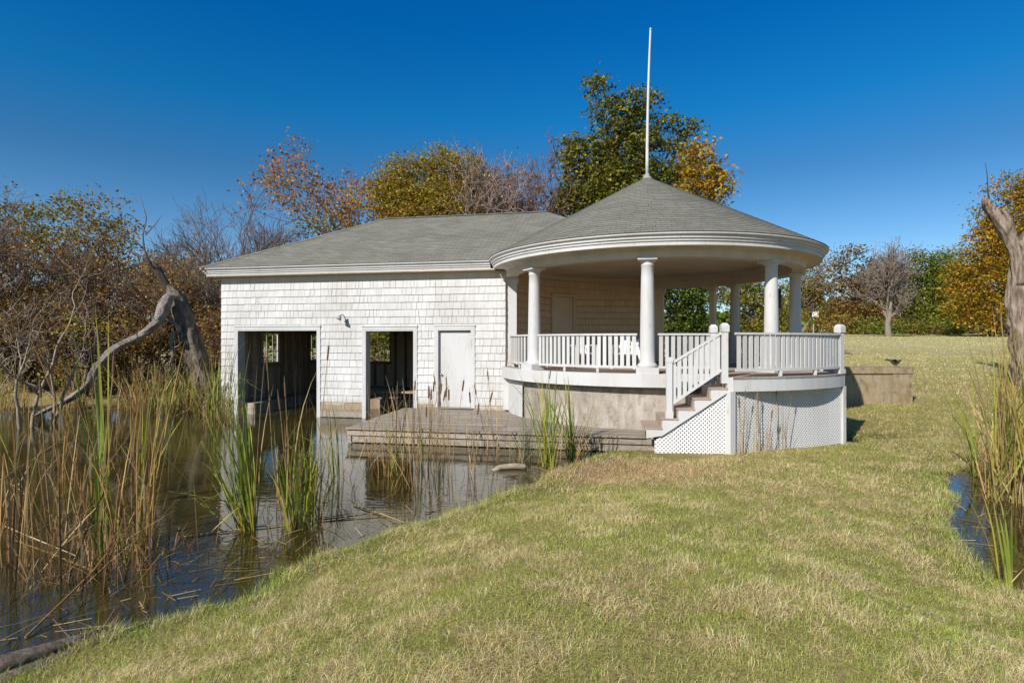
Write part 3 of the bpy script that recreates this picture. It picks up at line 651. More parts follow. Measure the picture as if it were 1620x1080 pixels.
q = MB(); q.box(.06, cl-.05, .2, .23, -.3, 1.2, Tl); q.box(cl-.3, cl+.35, -.05, .35, -.1, .055, Tl); part(q, 'landing_footing', 'concrete2') if False else None
q = MB()
for i in range(20): x = .02+i*(cl-.1)/20; q.box(x, x+(cl-.1)/20-.006, .32, .345, -.1, 1.25, Tl)
part(q, 'added_dark_backing', 'framewood')  # boards added behind the lattice so its holes read dark
q = MB(); q.box(cl-.35, cl+.38, -.06, .35, -.15, .045, Tl); part(q, 'footing_slab', 'concrete2')
# -- staircase
sdirv = np.array((-.989, .146)); sback = np.array((.146, .989)); SA = np.array((4.08, 10.70)); TR = .298; SWID = 1.12
def Ts(x, t, z): p = SA+sdirv*x+sback*t; return (p[0], p[1], z)     # x down the flight, t across
zs = [1.53, 1.325, 1.125, .925, .735, .55]     # tread levels; the last one is the bottom step
stair = thing('x', 'x', 'x') if False else None
def ramp_side(mb, t0, t1):
    X = [-.02, .03]+[.03+TR*k for k in range(1, 6)]
    for k in range(1, 6):     # column under every tread
        xa, xb = .03+TR*(k-1), .03+TR*k; zt = zs[k]-.03; 
        zb0 = max(.335, 1.26-.78*(xa-.0)*.92); zb1 = max(.335, 1.26-.78*(xb-.0)*.92)
        zb0 = 1.255-.70*xa; zb1 = 1.255-.70*xb
        if k == 5: zb0, zb1 = max(zb0, .345), max(min(zb1, .345), .345)
        mb.hull8([Ts(xa, t0, zb0), Ts(xb, t0, zb1), Ts(xb, t1, zb1), Ts(xa, t1, zb0)], [Ts(xa, t0, zt), Ts(xb, t0, zt), Ts(xb, t1, zt), Ts(xa, t1, zt)])
    mb.box(-.06, .0299, t0, t1, 1.26, zs[0]-.004, Ts)
q = MB(); ramp_side(q, -.02, .025); stair = part(q, 'staircase', 'white'); stair['label'] = 'white staircase from the dock to the porch'
q = MB(); ramp_side(q, SWID-.02, SWID+.02); part(q, 'stringer', 'white', stair)
for k in range(1, 6):
    q = MB(); xa, xb = .03+TR*(k-1), .03+TR*k; q.box(xa, xb+.025, -.035, SWID+.03, zs[k]-.028, zs[k], Ts); part(q, 'tread', 'deckwood', stair)
    q = MB(); q.box(xa-.001, xa+.02, .026, SWID-.021, zs[k]+.001, zs[k-1]-.03, Ts); part(q, 'riser', 'deckwood', stair)
lattice([(-1.36, .04), (-.03, .03), (-.03, 1.25), (-.2, 1.10), (-1.36, .30)], lambda x, t, z: Ts(-x, t+.03, z))['label'] = 'triangular white lattice panel under the stairs'
q = MB()
for i in range(9): x = -.02+i*.16; q.box(x, x+.152, .3, .325, -.1, 1.1-.7*x, Ts)
part(q, 'added_dark_backing', 'framewood')  # added backing too, darkens the holes of the stair lattice
def newel(mb, T, x, y, z0, z1, w_=.11):
    h = w_/2; mb.box(x-h, x+h, y-h, y+h, z0, z1-.17, T); mb.box(x-h-.018, x+h+.018, y-h-.018, y+h+.018, z1-.17, z1-.05, T)
    mb.hull8([T(x-h-.018, y-h-.018, z1-.05), T(x+h+.018, y-h-.018, z1-.05), T(x+h+.018, y+h+.018, z1-.05), T(x-h-.018, y+h+.018, z1-.05)], [T(x-h+.02, y-h+.02, z1), T(x+h-.02, y-h+.02, z1), T(x+h-.02, y+h-.02, z1), T(x-h+.02, y+h-.02, z1)])
q = MB(); newel(q, Ts, .07, .05, zs[0]-.12, 2.55, .115); q.box(-.02, .16, -.05, .14, 1.5, 1.68, Ts) if False else None; part(q, 'newel_post', 'white', stair)['label'] = 'top newel post at the landing'
q = MB(); newel(q, Ts, .07, SWID-.03, zs[0]-.1, 2.55, .115); part(q, 'newel_post', 'white', stair)
q = MB(); xb_ = .03+TR*3.55; q.box(xb_-.055, xb_+.055, -.01, .1, zs[4]+.001, 1.80, Ts); q.box(xb_-.07, xb_+.07, -.025, .115, zs[4]+.001, zs[4]+.13, Ts); q.box(xb_-.065, xb_+.065, -.02, .11, 1.801, 1.9, Ts); part(q, 'newel_post', 'white', stair)['label'] = 'bottom newel post of the stair rail'
q = MB(); p0, p1 = Ts(.13, .05, 2.36), Ts(xb_+.03, .05, 1.735); q.bar(p0, p1, .07, .045); part(q, 'handrail', 'white', stair)
q = MB(); q.bar(Ts(.13, .05, 1.66), Ts(xb_-.03, .05, .99), .05, .05); part(q, 'bottom_rail', 'white', stair)
for k in range(9):
    f_ = (k+.6)/9.2; x = .13+(xb_-.16)*f_; q = MB(); zt = 2.34+(1.735-2.36)*(x-.13)/(xb_-.1); zb = 1.66+(.99-1.66)*(x-.13)/(xb_-.16)
    q.box(x-.036, x+.036, .033, .067, zb, zt-.01, Ts); part(q, 'baluster', 'white', stair)
# -- railings
def railing(ptf, n_bal, label, z_top=2.37, z_bot=1.66, w_=.078, seg=10):
    """ptf(f)->(x,y) along the run"""
    q = MB(); q2 = MB(); P = [ptf(i/seg) for i in range(seg+1)]
    for i in range(seg):
        a_, b_ = P[i], P[i+1]; q.bar((a_[0], a_[1], z_top-.02), (b_[0], b_[1], z_top-.02), .085, .04); q2.bar((a_[0], a_[1], z_bot), (b_[0], b_[1], z_bot), .06, .05)
    r_ = part(q, 'railing', 'white'); r_['label'] = label; q2.build('bottom_rail', 'white', r_)
    for k in range(n_bal):
        f_ = (k+.5)/n_bal; a_ = np.array(ptf(max(0, f_-.01))); b_ = np.array(ptf(min(1, f_+.01))); c_ = (a_+b_)/2; e_ = (b_-a_)/np.hypot(*(b_-a_)); m_ = MB(); k_ = rng.uniform(.84, 1.05); m_.cur = (k_, k_*.995, k_*.98)
        jit = rng.uniform(-.004, .004)
        m_.bar((c_[0], c_[1], z_bot+.026), (c_[0]+e_[0]*jit, c_[1]+e_[1]*jit, z_top-.041), w_*rng.uniform(.92, 1.06), .03, (e_[1], -e_[0], 0) if False else (-e_[1], e_[0], 0)); m_.build('baluster', 'white', r_)
    for f_ in (.33, .66):   # small blocks under the bottom rail
        c_ = ptf(f_); m_ = MB(); m_.bar((c_[0], c_[1], Z_DECK+.003), (c_[0], c_[1], z_bot-.026), .06, .05); m_.build('rail_block', 'white', r_)
    return r_
def arcf(d0, d1, r=RC): return lambda f: (C[0]+r*math.cos(R(d0+(d1-d0)*f)), C[1]+r*math.sin(R(d0+(d1-d0)*f)))
railing(arcf(-180, -151), 10, 'short curved railing beside the front wall', seg=6)
railing(arcf(-145.5, -106.5), 20, 'curved railing between the two left columns')
railing(arcf(-100, -83), 9, 'curved railing behind the stairs', seg=5)
railing(lambda f: arc_pt(.035+f*.945, .22, .07), 24, 'wide landing railing above the lattice')
railing(lambda f: tuple(Cp+(np.array((7.32, 14.6))-Cp)*(.04+.9*f)-o2*.1), 19, 'side railing of the landing seen end on', seg=2)
railing(arcf(-10, 28), 18, 'back railing on the right of the porch'); railing(arcf(34, 42), 4, 'short back railing between the two rear posts', seg=3); railing(arcf(45, 68), 12, 'back railing beside the end of the curved wall', seg=4)
e3 = e_l
q = MB(); newel(q, Tl, cl-.06, .03, 1.531, 2.56, .12); q.box(cl-.145, cl+.025, -.045, .115, 1.5305, 1.62, Tl); part(q, 'newel_post', 'white')['label'] = 'right newel post with a domed cap'
# lamp on the wall
q = MB(); ls = s_at(548); zl = CAMZ+(540-508)/900*16.5
q.tube([W(ls, -.02, zl), W(ls, -.05, zl)], .05, 12); q.tube([W(ls, -.04, zl), W(ls, -.1, zl+.12), W(ls-.02, -.18, zl+.18), W(ls-.06, -.24, zl+.16)], .013, 8)
q.tube([W(ls-.05, -.23, zl+.17), W(ls-.07, -.27, zl+.1), W(ls-.09, -.29, zl+.04)], [.02, .05, .085], 12)
part(q, 'wall_lamp', 'galv', smooth=True)
# dark speaker box hanging beside the right columns
q = MB(); p = PX(1229, 470, 13.6); q.box(p.x-.07, p.x+.07, p.y-.08, p.y+.08, p.z-.28, p.z+.2); q.box(p.x-.02, p.x+.02, p.y-.02, p.y+.02, p.z+.2, Z_CEIL)
o = part(q, 'porch_speaker', 'black'); o['label'] = 'dark box hanging from the porch ceiling'

# ------------------------------------------------------------------ dock
dk = thing('dock', 'weathered grey wooden dock in front of the white door', 'dock')
D0, D1 = np.array((-3.6, 12.3)), np.array((2.62, 11.12)); 
edge = (D1-D0)/np.hypot(*(D1-D0)); 
q = MB(); nbq = 27
for i in range(nbq):   # boards run along the front
    f0, f1 = i/nbq, (i+1)/nbq; lz = .34+rng.uniform(-.004, .004)
    bl = np.array((s_at(640)*1.0, 0)); L0 = D0+(np.array(W(s_at(641), -.06)[:2])-D0)*f0; L1 = D0+(np.array(W(s_at(641), -.06)[:2])-D0)*(f1-.14*1/nbq*1.0)
    R0 = D1+(np.array((3.3, 14.2))-D1)*f0; R1 = D1+(np.array((3.3, 14.2))-D1)*(f1-.14/nbq)
    cuts = sorted([0]+[rng.uniform(.15, .85) for _ in range(2)]+[1]); j0 = rng.uniform(-.03, .02)
    for a_, b_ in zip(cuts, cuts[1:]):
        g_ = .0015; k_ = rng.uniform(.72, 1.15); q.cur = (k_, k_*.98, k_*.95); A_ = L0+(R0-L0)*(a_+g_)+edge*(j0 if a_ == 0 else 0); B_ = L0+(R0-L0)*(b_-g_); C_ = L1+(R1-L1)*(b_-g_); D_ = L1+(R1-L1)*(a_+g_)+edge*(j0 if a_ == 0 else 0)
        q.hull8([(*A_, lz-.035), (*B_, lz-.035), (*C_, lz-.035), (*D_, lz-.035)], [(*A_, lz), (*B_, lz), (*C_, lz), (*D_, lz)])
part(q, 'deck_boards', 'dockwood', dk)
def dbar(z0, z1, inset, nm, a=0.0, b=1.0):
    q = MB(); inn = np.array((-edge[1], edge[0])); cs = [a, a+(b-a)*rng.uniform(.35, .6), b]
    for x, y in zip(cs, cs[1:]):
        k_ = rng.uniform(.8, 1.2); q.cur = (k_, k_*.97, k_*.92); A_ = D0+(D1-D0)*(x+.001)+inn*inset; B_ = D0+(D1-D0)*(y-.001)+inn*inset; w_ = inn*.04
        q.hull8([(*A_, z0), (*B_, z0), (*(B_+w_), z0), (*(A_+w_), z0)], [(*A_, z1), (*B_, z1), (*(B_+w_), z1), (*(A_+w_), z1)])
    part(q, nm, 'dockwood', dk)
dbar(.175, .285, .05, 'fascia_board', 0, 1.03); dbar(.02, .15, .09, 'fascia_board', .0, 1.03); dbar(-.2, .0, .14, 'fascia_board', .02, 1.03)
q = MB(); LB = np.array(W(s_at(641), -.06)[:2]); inn = (LB-D0)/np.hypot(*(LB-D0))
for zz0, zz1, ins in ((.175, .285, .05), (.02, .15, .08)):
    q.bar((*(D0+edge*ins+inn*.06), (zz0+zz1)/2), (*(LB+edge*ins), (zz0+zz1)/2), .04, zz1-zz0)
part(q, 'side_boards', 'dockwood', dk)
for f_ in (.03, .27, .52, .77): 
    q = MB(); p = D0+(D1-D0)*f_+np.array((-edge[1], edge[0]))*.26; q.tube([(*p, -.5), (*p, .29)], .08, 10); part(q, 'pile', 'log', dk)
q = MB(); q.bar((*(D1+np.array((-1.9, .42))), .13), (*(D1+np.array((-.02, .05))), .13), .05, .24) if False else None
seat_root(dk, (-.5, 12.0, 0))

# ------------------------------------------------------------------ concrete abutment on the right
q = MB(); yw = 18.2; xa, xb = 9.0, (1443-810)/900*yw
q.box(xa, xb-.02, yw, yw+.5, -.2, 1.18); q.box(xb-.62, xb-.005, yw-.03, yw+.53, -.2, 1.179)
ab = q.build('concrete_wall', 'concrete2'); tag(ab, 'stained concrete retaining wall on the lawn right of the porch', 'wall')
q = MB(); q.box(xa-.05, xb+.02, yw-.06, yw+.56, 1.18, 1.38); q.build('coping', 'concrete2', ab)
# bird on the wall
bp = PX(1417, 575, 18.4); bz = 1.38
br = thing('bird', 'small dark bird standing on the concrete wall', 'bird')
q = MB(); q.tube([(bp.x-.17, 18.42, bz+.15), (bp.x-.1, 18.4, bz+.12), (bp.x, 18.4, bz+.11), (bp.x+.08, 18.4, bz+.14), (bp.x+.12, 18.4, bz+.2), (bp.x+.15, 18.4, bz+.21), (bp.x+.19, 18.4, bz+.2)], [.012, .035, .06, .05, .035, .03, .006], 10)
for dx in (-.02, .03): q.tube([(bp.x+dx, 18.4, bz), (bp.x+dx, 18.4, bz+.08)], .006, 5)
q.build('body', 'feather', br, smooth=True)
for sg in (-1, 1):
    q = MB(); q.hull8([(bp.x+.05, 18.4+sg*.04, bz+.15), (bp.x-.04, 18.4+sg*.05, bz+.14), (bp.x-.3, 18.4+sg*.16, bz+.22), (bp.x-.12, 18.4+sg*.2, bz+.25)], [(bp.x+.05, 18.4+sg*.045, bz+.165), (bp.x-.04, 18.4+sg*.055, bz+.155), (bp.x-.3, 18.4+sg*.16, bz+.225), (bp.x-.12, 18.4+sg*.2, bz+.255)]); q.build('wing', 'feather', br)
seat_root(br, (bp.x, 18.4, bz))

# ------------------------------------------------------------------ porch chairs
def chair(px, Y, rot, label):
    p = PX(px, 540, Y); r_ = thing('porch_chair', label, 'chair', 'white slatted chairs on the porch'); ca, sa = math.cos(rot), math.sin(rot)
    T = lambda x, y, z: (p.x+x*ca-y*sa, p.y+x*sa+y*ca, Z_DECK+z)
    q = MB(); 
    for k in range(5): q.box(-.24, .24, -.24+k*.1, -.155+k*.1, .36-.012*k, .38-.012*k, T)
    q.build('seat', 'plastic', r_)
    q = MB()
    for k in range(5):
        x = -.2+k*.1; h = .86-.05*abs(k-2)**1.5; q.hull8([T(x-.038, .22, .3), T(x+.038, .22, .3), T(x+.038, .245, .3), T(x-.038, .245, .3)], [T(x-.038, .4, h), T(x+.038, .4, h), T(x+.038, .425, h), T(x-.038, .425, h)])
    q.box(-.26, .26, .3, .33, .5, .56, T); q.build('backrest', 'plastic', r_)
    for sg in (-1, 1):
        q = MB(); q.box(sg*.31-.05, sg*.31+.05, -.32, .36, .56, .585, T); q.build('arm', 'plastic', r_)
        for y0 in (-.27, .26): q = MB(); q.box(sg*.28-.025, sg*.28+.025, y0-.035, y0+.035, .0, .559, T); q.build('leg', 'plastic', r_)
    seat_root(r_, (p.x, p.y, Z_DECK))
chair(920, 14.6, R(15), 'left white slatted chair on the porch behind the railing')
chair(990, 14.2, R(-25), 'right white slatted chair on the porch beside the tall front column')

# bench board inside the doorway
q = MB(); ws = s_at(612)
for kx in (-.7, .45):
    q.box(ws+kx, ws+kx+.08, 1.2, 1.6, -.4, .62, Tf)
bn = q.build('work_bench', 'framewood'); tag(bn, 'low rough bench just inside the open doorway', 'bench')
q = MB(); q.box(ws-1.1, ws+.75, 1.15, 1.5, .621, .68, Tf); q.build('bench_top', 'palelog', bn)
# ------------------------------------------------------------------ vegetation helpers
def pal(rs, palette, n, jit=.18):
    P = np.array(palette)*np.array([1.65, 1.5, 1.15]); k = rs.randint(len(P), size=n); c = P[k]*(1+rs.uniform(-jit, jit, (n, 1))); return np.clip(c, 0, 1)
def leaf_quads(rs, cen, size, cols, up=.5):
    size = size*.8
    n = len(cen); nr = rs.normal(size=(n, 3)); nr[:, 2] = np.abs(nr[:, 2])+up; nr /= np.linalg.norm(nr, axis=1)[:, None]
    a = np.cross(nr, rs.normal(size=(n, 3))); a /= np.linalg.norm(a, axis=1)[:, None]; b = np.cross(nr, a)
    s = (size*rs.uniform(.6, 1.3, n))[:, None]; tipd = nr*s*.18
    v = np.stack([cen-a*s*.5, cen-b*s*.33+tipd*.5, cen+a*s*.5-tipd, cen+b*s*.33+tipd*.5], 1).reshape(-1, 3)
    return v, np.arange(4*n), np.repeat(cols, 4, axis=0)
DENS = 2.1
def crown_points(rs, blobs, per_m3, nleaf, sig, hollow=.45, gap=.42, fs=.9):
    cs, out, who = [], [], []
    for (c, r) in blobs:
        vol = r[0]*r[1]*r[2]*4.19; n = max(4, int(vol*per_m3*DENS)); d = rs.normal(size=(n, 3)); d /= np.linalg.norm(d, axis=1)[:, None]
        p = np.array(c)+d*np.array(r)*(rs.rand(n, 1)**hollow)*rs.uniform(.85, 1.12, (n, 1)); cs.append(p)
    cs = np.concatenate(cs); nz = fbm(cs[:, 0]*fs+cs[:, 2]*.6, cs[:, 1]*fs+cs[:, 2]*fs*1.3); cs = cs[nz > (gap-.07)*rs.uniform(.8, 1.15, len(nz))]
    k = rs.poisson(nleaf*1.55, len(cs)); who = np.repeat(np.arange(len(cs)), k); off = rs.normal(size=(len(who), 3))*np.array([sig, sig, sig*.55])
    return cs, cs[who]+off, who
def tubes_np(polys, k=5):
    V, Fc, base = [], [], 0
    for pts, rad in polys:
        pts = np.asarray(pts, float); n = len(pts); d = np.gradient(pts, axis=0); d /= np.linalg.norm(d, axis=1)[:, None]+1e-9
        ref = np.array([.3, .2, 1.0]) if abs(d[0, 2]) < .85 else np.array([1.0, .2, .1]); x = np.cross(d, ref); x /= np.linalg.norm(x, axis=1)[:, None]+1e-9; y = np.cross(d, x)
        t = np.arange(k)*2*np.pi/k; rr = np.asarray(rad)[:, None, None]
        ring = pts[:, None, :]+(x[:, None, :]*np.cos(t)[None, :, None]+y[:, None, :]*np.sin(t)[None, :, None])*rr
        V.append(ring.reshape(-1, 3)); i, j = np.meshgrid(np.arange(n-1), np.arange(k), indexing='ij'); a = base+i*k+j; b = base+i*k+(j+1) % k
        Fc.append(np.stack([a, b, b+k, a+k], -1).reshape(-1)); base += n*k
    return np.concatenate(V), np.concatenate(Fc)
def branchy(rs, p, d, L, r, lev, maxlev, out, tips, nch=(3, 5), ang=(25, 55), bend=.22, up=.08, taper=.45, ratio=(.5, .78), rmin=.008):
    n = 5 if lev < maxlev-1 else 4; pts = [np.array(p, float)]; d = np.array(d, float); d /= np.linalg.norm(d); dirs = [d]
    for i in range(n):
        d = d+rs.normal(size=3)*bend*(.6+.25*lev)+np.array([0, 0, up]); d /= np.linalg.norm(d); pts.append(pts[-1]+d*L/n); dirs.append(d)
    rad = r*(1-(1-taper)*np.linspace(0, 1, n+1)); rad = np.maximum(rad, rmin); out.append((lev, np.array(pts), rad))
    if lev >= maxlev: tips.append(pts[-1]); tips.append(pts[n//2]); return
    for c in range(rs.randint(nch[0], nch[1]+1)):
        f = rs.uniform(.3, 1.0) if lev > 0 else rs.uniform(.4, 1.0); i = min(int(f*n), n-1); q = pts[i]+(pts[i+1]-pts[i])*(f*n-i); dd = dirs[i+1]
        a = R(rs.uniform(*ang)); ax = rs.normal(size=3); ax -= dd*ax.dot(dd); ax /= np.linalg.norm(ax)+1e-9; nd = dd*math.cos(a)+ax*math.sin(a)
        branchy(rs, q, nd, L*rs.uniform(*ratio), max(rad[i]*rs.uniform(.5, .72), rmin), lev+1, maxlev, out, tips, nch, ang, bend, up, taper, ratio, rmin)
    branchy(rs, pts[-1], d, L*rs.uniform(*ratio), rad[-1]*.9, lev+1, maxlev, out, tips, nch, ang, bend, up, taper, ratio, rmin)
def mk(name, V, Fc, nper, mat, cols=None, parent=None, smooth=False): return npmesh(name, V, Fc, nper, mat, cols, parent, smooth)
def rootat(r_, x, y, z): seat_root(r_, (x, y, z))
def leafy_tree(name, label, cat, seed, Y, base_px, blobs_px, palette, size, dens=1.0, nleaf=22, sig=.4, bark='bark', trunk_r=.25, gap=.42, group=None, depth=.8, nlimb=26, hollow=.45, up=.5, fs=.9, twigs=True):
    rs = np.random.RandomState(seed); bx = (base_px-810)/900*Y; bz = gz(bx, Y)-.1
    blobs = []
    for (px, py, rx, ry, *dy) in blobs_px:
        yy = Y+(dy[0] if dy else 0); c = PX(px, py, yy); blobs.append(((c.x, c.y, c.z), (rx/900*yy, max(rx, ry)*.9/900*yy*depth, ry/900*yy)))
    cs, pts, who = crown_points(rs, blobs, dens, nleaf, sig, hollow, gap, fs)
    r_ = thing(name, label, cat, group)
    cc = (.5*pal(rs, palette, len(cs), .15)[who]+.5*pal(rs, palette, len(who), .15))*(1+rs.uniform(-.2, .2, (len(who), 1)))
    v, f, c = leaf_quads(rs, pts, size, cc, up); mk('crown', v, f, 4, 'leaf', c, r_)
    top = np.array(max(blobs, key=lambda b_: b_[0][2])[0]); cen = np.mean([b_[0] for b_ in blobs], axis=0); P0 = np.array([bx, Y, bz])
    tp = [P0+(np.array([cen[0]*.5+top[0]*.5, cen[1], top[2]])-P0)*t+np.array([rs.normal()*.12, rs.normal()*.12, 0])*(t > 0) for t in np.linspace(0, .82, 8)]
    polys = [(np.array(tp), trunk_r*(1-.85*np.linspace(0, 1, 8))**1.0)]
    polys[0][1][0] *= 1.35
    for i in rs.choice(len(cs), min(nlimb, len(cs)), replace=False):
        t = rs.uniform(.3, .9); k = int(t*7); q = tp[k]; e = cs[i]*.9+np.mean(cs, 0)*.1
        if e[2] < q[2]-.5*(q[2]-bz): continue
        mid = (q+e)/2+np.array([0, 0, -.08*np.linalg.norm(e-q)])+rs.normal(size=3)*.15; pp = [q, q*.7+mid*.3+rs.normal(size=3)*.05, mid, mid*.4+e*.6+rs.normal(size=3)*.1, e]
        polys.append((np.array(pp), max(trunk_r*.35*(1-t*.6), .03)*np.array([1, .8, .6, .4, .2])))
        if twigs:
            for j in range(3):
                s_ = pp[2+j % 2]; e2_ = s_+rs.normal(size=3)*min(np.linalg.norm(e-q)*.2, .35*max(1, Y/40)); polys.append((np.array([s_, (s_+e2_)/2+rs.normal(size=3)*.08, e2_]), np.array([.03, .02, .008])*max(1, Y/40)))
    V_, F_ = tubes_np(polys, 7); mk('trunk', V_, F_, 4, bark, None, r_, True); rootat(r_, bx, Y, bz+.1); return r_
def bare_tree(name, label, cat, seed, Y, base_px, H, r0, bark='bark', twigm='twig', lev=4, lean=(0, 0), leaves=None, base_z=None, group=None, nstem=1, nch=(3, 5), ang=(25, 55), trunkf=.38, up=.08, bend=.22, rmin=.012, ratio=(.5, .78), spread=.25):
    rs = np.random.RandomState(seed); bx = (base_px-810)/900*Y; bz = gz(bx, Y)-.1 if base_z is None else base_z; out, tips = [], []
    for s_ in range(nstem):
        d = np.array([lean[0]+rs.normal()*spread*(nstem > 1), lean[1]+rs.normal()*spread*(nstem > 1), 1.0])
        branchy(rs, (bx+rs.normal()*.15*(nstem > 1), Y+rs.normal()*.15*(nstem > 1), bz), d, H*trunkf*(1 if nstem == 1 else rs.uniform(.7, 1.1)), r0, 0, lev, out, tips, nch, ang, bend, up, .6, ratio, rmin)
    r_ = thing(name, label, cat, group)
    big = [(p, r) for l, p, r in out if l <= 1]; sm_ = [(p, r) for l, p, r in out if l > 1]
    V_, F_ = tubes_np(big, 8); mk('trunk', V_, F_, 4, bark, None, r_, True)
    if sm_: V_, F_ = tubes_np(sm_, 4); mk('branches', V_, F_, 4, twigm, None, r_)
    if leaves:
        palette, size, frac, nl, sg = leaves; tp = np.array(tips); tp = tp[rs.rand(len(tp)) < frac]; k = rs.poisson(nl, len(tp)); who = np.repeat(np.arange(len(tp)), k)
        pts = tp[who]+rs.normal(size=(len(who), 3))*sg; cc = pal(rs, palette, len(tp), .2)[who]*(1+rs.uniform(-.2, .2, (len(who), 1)))
        v, f, c = leaf_quads(rs, pts, size, cc, .2); mk('leaves', v, f, 4, 'leaf', c, r_)
    rootat(r_, bx, Y, bz); return r_
OAK = [(.045,.065,.014), (.065,.085,.016), (.09,.105,.02), (.14,.13,.03), (.03,.045,.012)]
OLIVE = [(.17,.155,.025), (.21,.18,.03), (.12,.115,.025), (.27,.2,.04)]
YEL = [(.3,.2,.03), (.22,.17,.03), (.36,.24,.04), (.2,.13,.03)]
RUST = [(.27,.115,.025), (.33,.16,.03), (.2,.085,.02), (.36,.2,.035)]
ORANGE = [(.34,.17,.02), (.27,.13,.015), (.36,.22,.03), (.2,.155,.02), (.26,.2,.03), (.15,.13,.02)]
BROWN = [(.17,.1,.04), (.23,.12,.05), (.13,.1,.03), (.1,.105,.025)]
GREEN = [(.08,.13,.018), (.11,.17,.022), (.07,.105,.018), (.17,.2,.03)]
DARKG = [(.02,.04,.012), (.03,.055,.015), (.045,.07,.015)]
THICK = [(.17,.135,.03), (.12,.115,.025), (.22,.15,.035), (.09,.1,.022), (.27,.2,.035), (.2,.18,.03)]
# -- behind the boathouse
leafy_tree('oak_tree', 'tall dark green oak tree behind the flagpole and cone roof', 'tree', 1, 32, 1000,
  [(955,165,26,38),(1000,190,45,50),(930,260,48,50),(985,260,70,70),(1060,215,38,35),(1075,250,25,30),(905,310,32,35),(1010,310,95,60),(1090,290,30,40),(955,330,80,50),(1030,150,22,18),(950,130,12,14)],
  OAK+[(.2,.2,.03),(.24,.22,.04)], .27, 1.7, 28, .36, 'bark_dark', .4, gap=.44, nlimb=46, fs=.8)
leafy_tree('yellowing_tree', 'small golden yellow tree at the right shoulder of the dark oak', 'tree', 2, 29, 1105, [(1100,255,28,28),(1125,275,28,35),(1140,300,16,28),(1115,320,34,28),(1085,300,25,30),(1110,240,20,16)], YEL+[(.4,.28,.05),(.2,.2,.03)], .27, 2.6, 26, .35, gap=.4)
leafy_tree('cypress_tree', 'olive brown bald cypress behind the boathouse ridge', 'tree', 3, 33, 680,
  [(640,275,42,28),(690,260,45,28),(735,270,36,26),(650,310,62,30),(720,300,55,30),(610,300,28,28),(680,335,90,25)], [(.2,.18,.025),(.25,.21,.03),(.16,.155,.025),(.28,.19,.05)], .18, 3.4, 34, .4, 'bark_grey', .3, gap=.42, nlimb=40)
bare_tree('sycamore_tree', 'pale barked nearly bare sycamore left of the dark oak', 'tree', 14, 33, 785, 17.5, .22, 'bark_white', 'bark_white', 5, trunkf=.27, ratio=(.62,.85), leaves=([(.3,.16,.07),(.25,.13,.07),(.36,.22,.1)], .16, .16, 2, .25), nch=(2,4), rmin=.01)
bare_tree('thin_tree', 'reddish twiggy tree between the sycamore and the dark oak', 'tree', 15, 35, 850, 16, .16, 'bark_grey', 'twig', 5, leaves=([(.3,.15,.09),(.26,.14,.08)], .16, .2, 2, .25), rmin=.014)
bare_tree('thin_tree', 'twiggy bare tree right behind the pale sycamore', 'tree', 16, 37, 820, 15.5, .16, 'bark_grey', 'twig', 5, leaves=([(.28,.16,.09),(.2,.14,.05)], .16, .12, 2, .25), rmin=.014)
bare_tree('rust_tree', 'sparse rust leaved tree left of the olive cypress', 'tree', 17, 30, 545, 13, .17, 'bark', 'twig', 5, lean=(-.12, 0), leaves=([(.25,.115,.03),(.3,.16,.04),(.19,.09,.025),(.26,.17,.045)], .2, .9, 10, .26), nch=(2,3), rmin=.012, ratio=(.55,.82))
bare_tree('rust_tree', 'low rust leaved tree close to the left roof hip', 'tree', 27, 29, 575, 9.0, .14, 'bark', 'twig', 5, leaves=(RUST+YEL, .22, 1.0, 11, .28), nch=(3,4), rmin=.012)
leafy_tree('yellow_bush', 'yellow leaved bush just above the left roof hip', 'bush', 4, 28, 545, [(535,335,34,28),(560,318,28,28),(585,315,22,24),(510,360,30,18)], YEL+[(.5,.33,.04)], .16, 2.2, 20, .28, gap=.4, trunk_r=.1)
leafy_tree('green_bush', 'light green bush behind the left end of the roof', 'bush', 5, 27, 485, [(480,370,30,18),(500,352,22,16),(455,385,28,16)], GREEN+[(.16,.17,.03)], .15, 2.5, 20, .28, trunk_r=.08, gap=.38)
for k, (px, H, sd_, lb) in enumerate([(400, 9.5, 31, 'dark bare tree above the left eave, rightmost of three'), (350, 10.0, 35, 'tallest dark bare tree above the left corner of the roof'), (300, 8.6, 33, 'dark bare tree nearest the conifer left of the roof')]):
    bare_tree('bare_tree', lb, 'tree', sd_, 26+k, px, H, .12, 'bark', 'twig', 5, rmin=.007, nch=(2,4), group='dark bare trees behind the left roof end', ang=(16, 38), trunkf=.3, bend=.1, up=.03, ratio=(.6,.82))
leafy_tree('conifer', 'dark green conifer beside the left corner of the boathouse', 'tree', 6, 23.5, 290, [(300,420,35,22),(260,430,34,24),(330,440,30,25),(280,470,60,40),(240,460,30,30),(320,500,40,50)], [(.045,.075,.02),(.06,.09,.025),(.08,.10,.03)], .14, 3.0, 24, .3, gap=.4, trunk_r=.18)
leafy_tree('thicket_tree', 'tall olive tree at the left edge of the picture', 'tree', 7, 24, 60, [(5,330,35,30),(50,345,45,35),(110,330,40,25),(20,400,60,50),(95,400,60,50),(-60,380,60,70)], THICK+[(.1,.12,.02)], .17, 2.6, 24, .34, gap=.43, trunk_r=.16)
leafy_tree('thicket_tree', 'olive tree with rust tinged top left of the leaning dead trunk', 'tree', 8, 25, 170, [(135,345,34,28),(165,380,45,45),(205,370,30,30),(190,430,60,45),(130,440,50,50),(175,325,22,14)], THICK+[(.28,.15,.05)], .17, 2.6, 24, .34, gap=.43, trunk_r=.15)
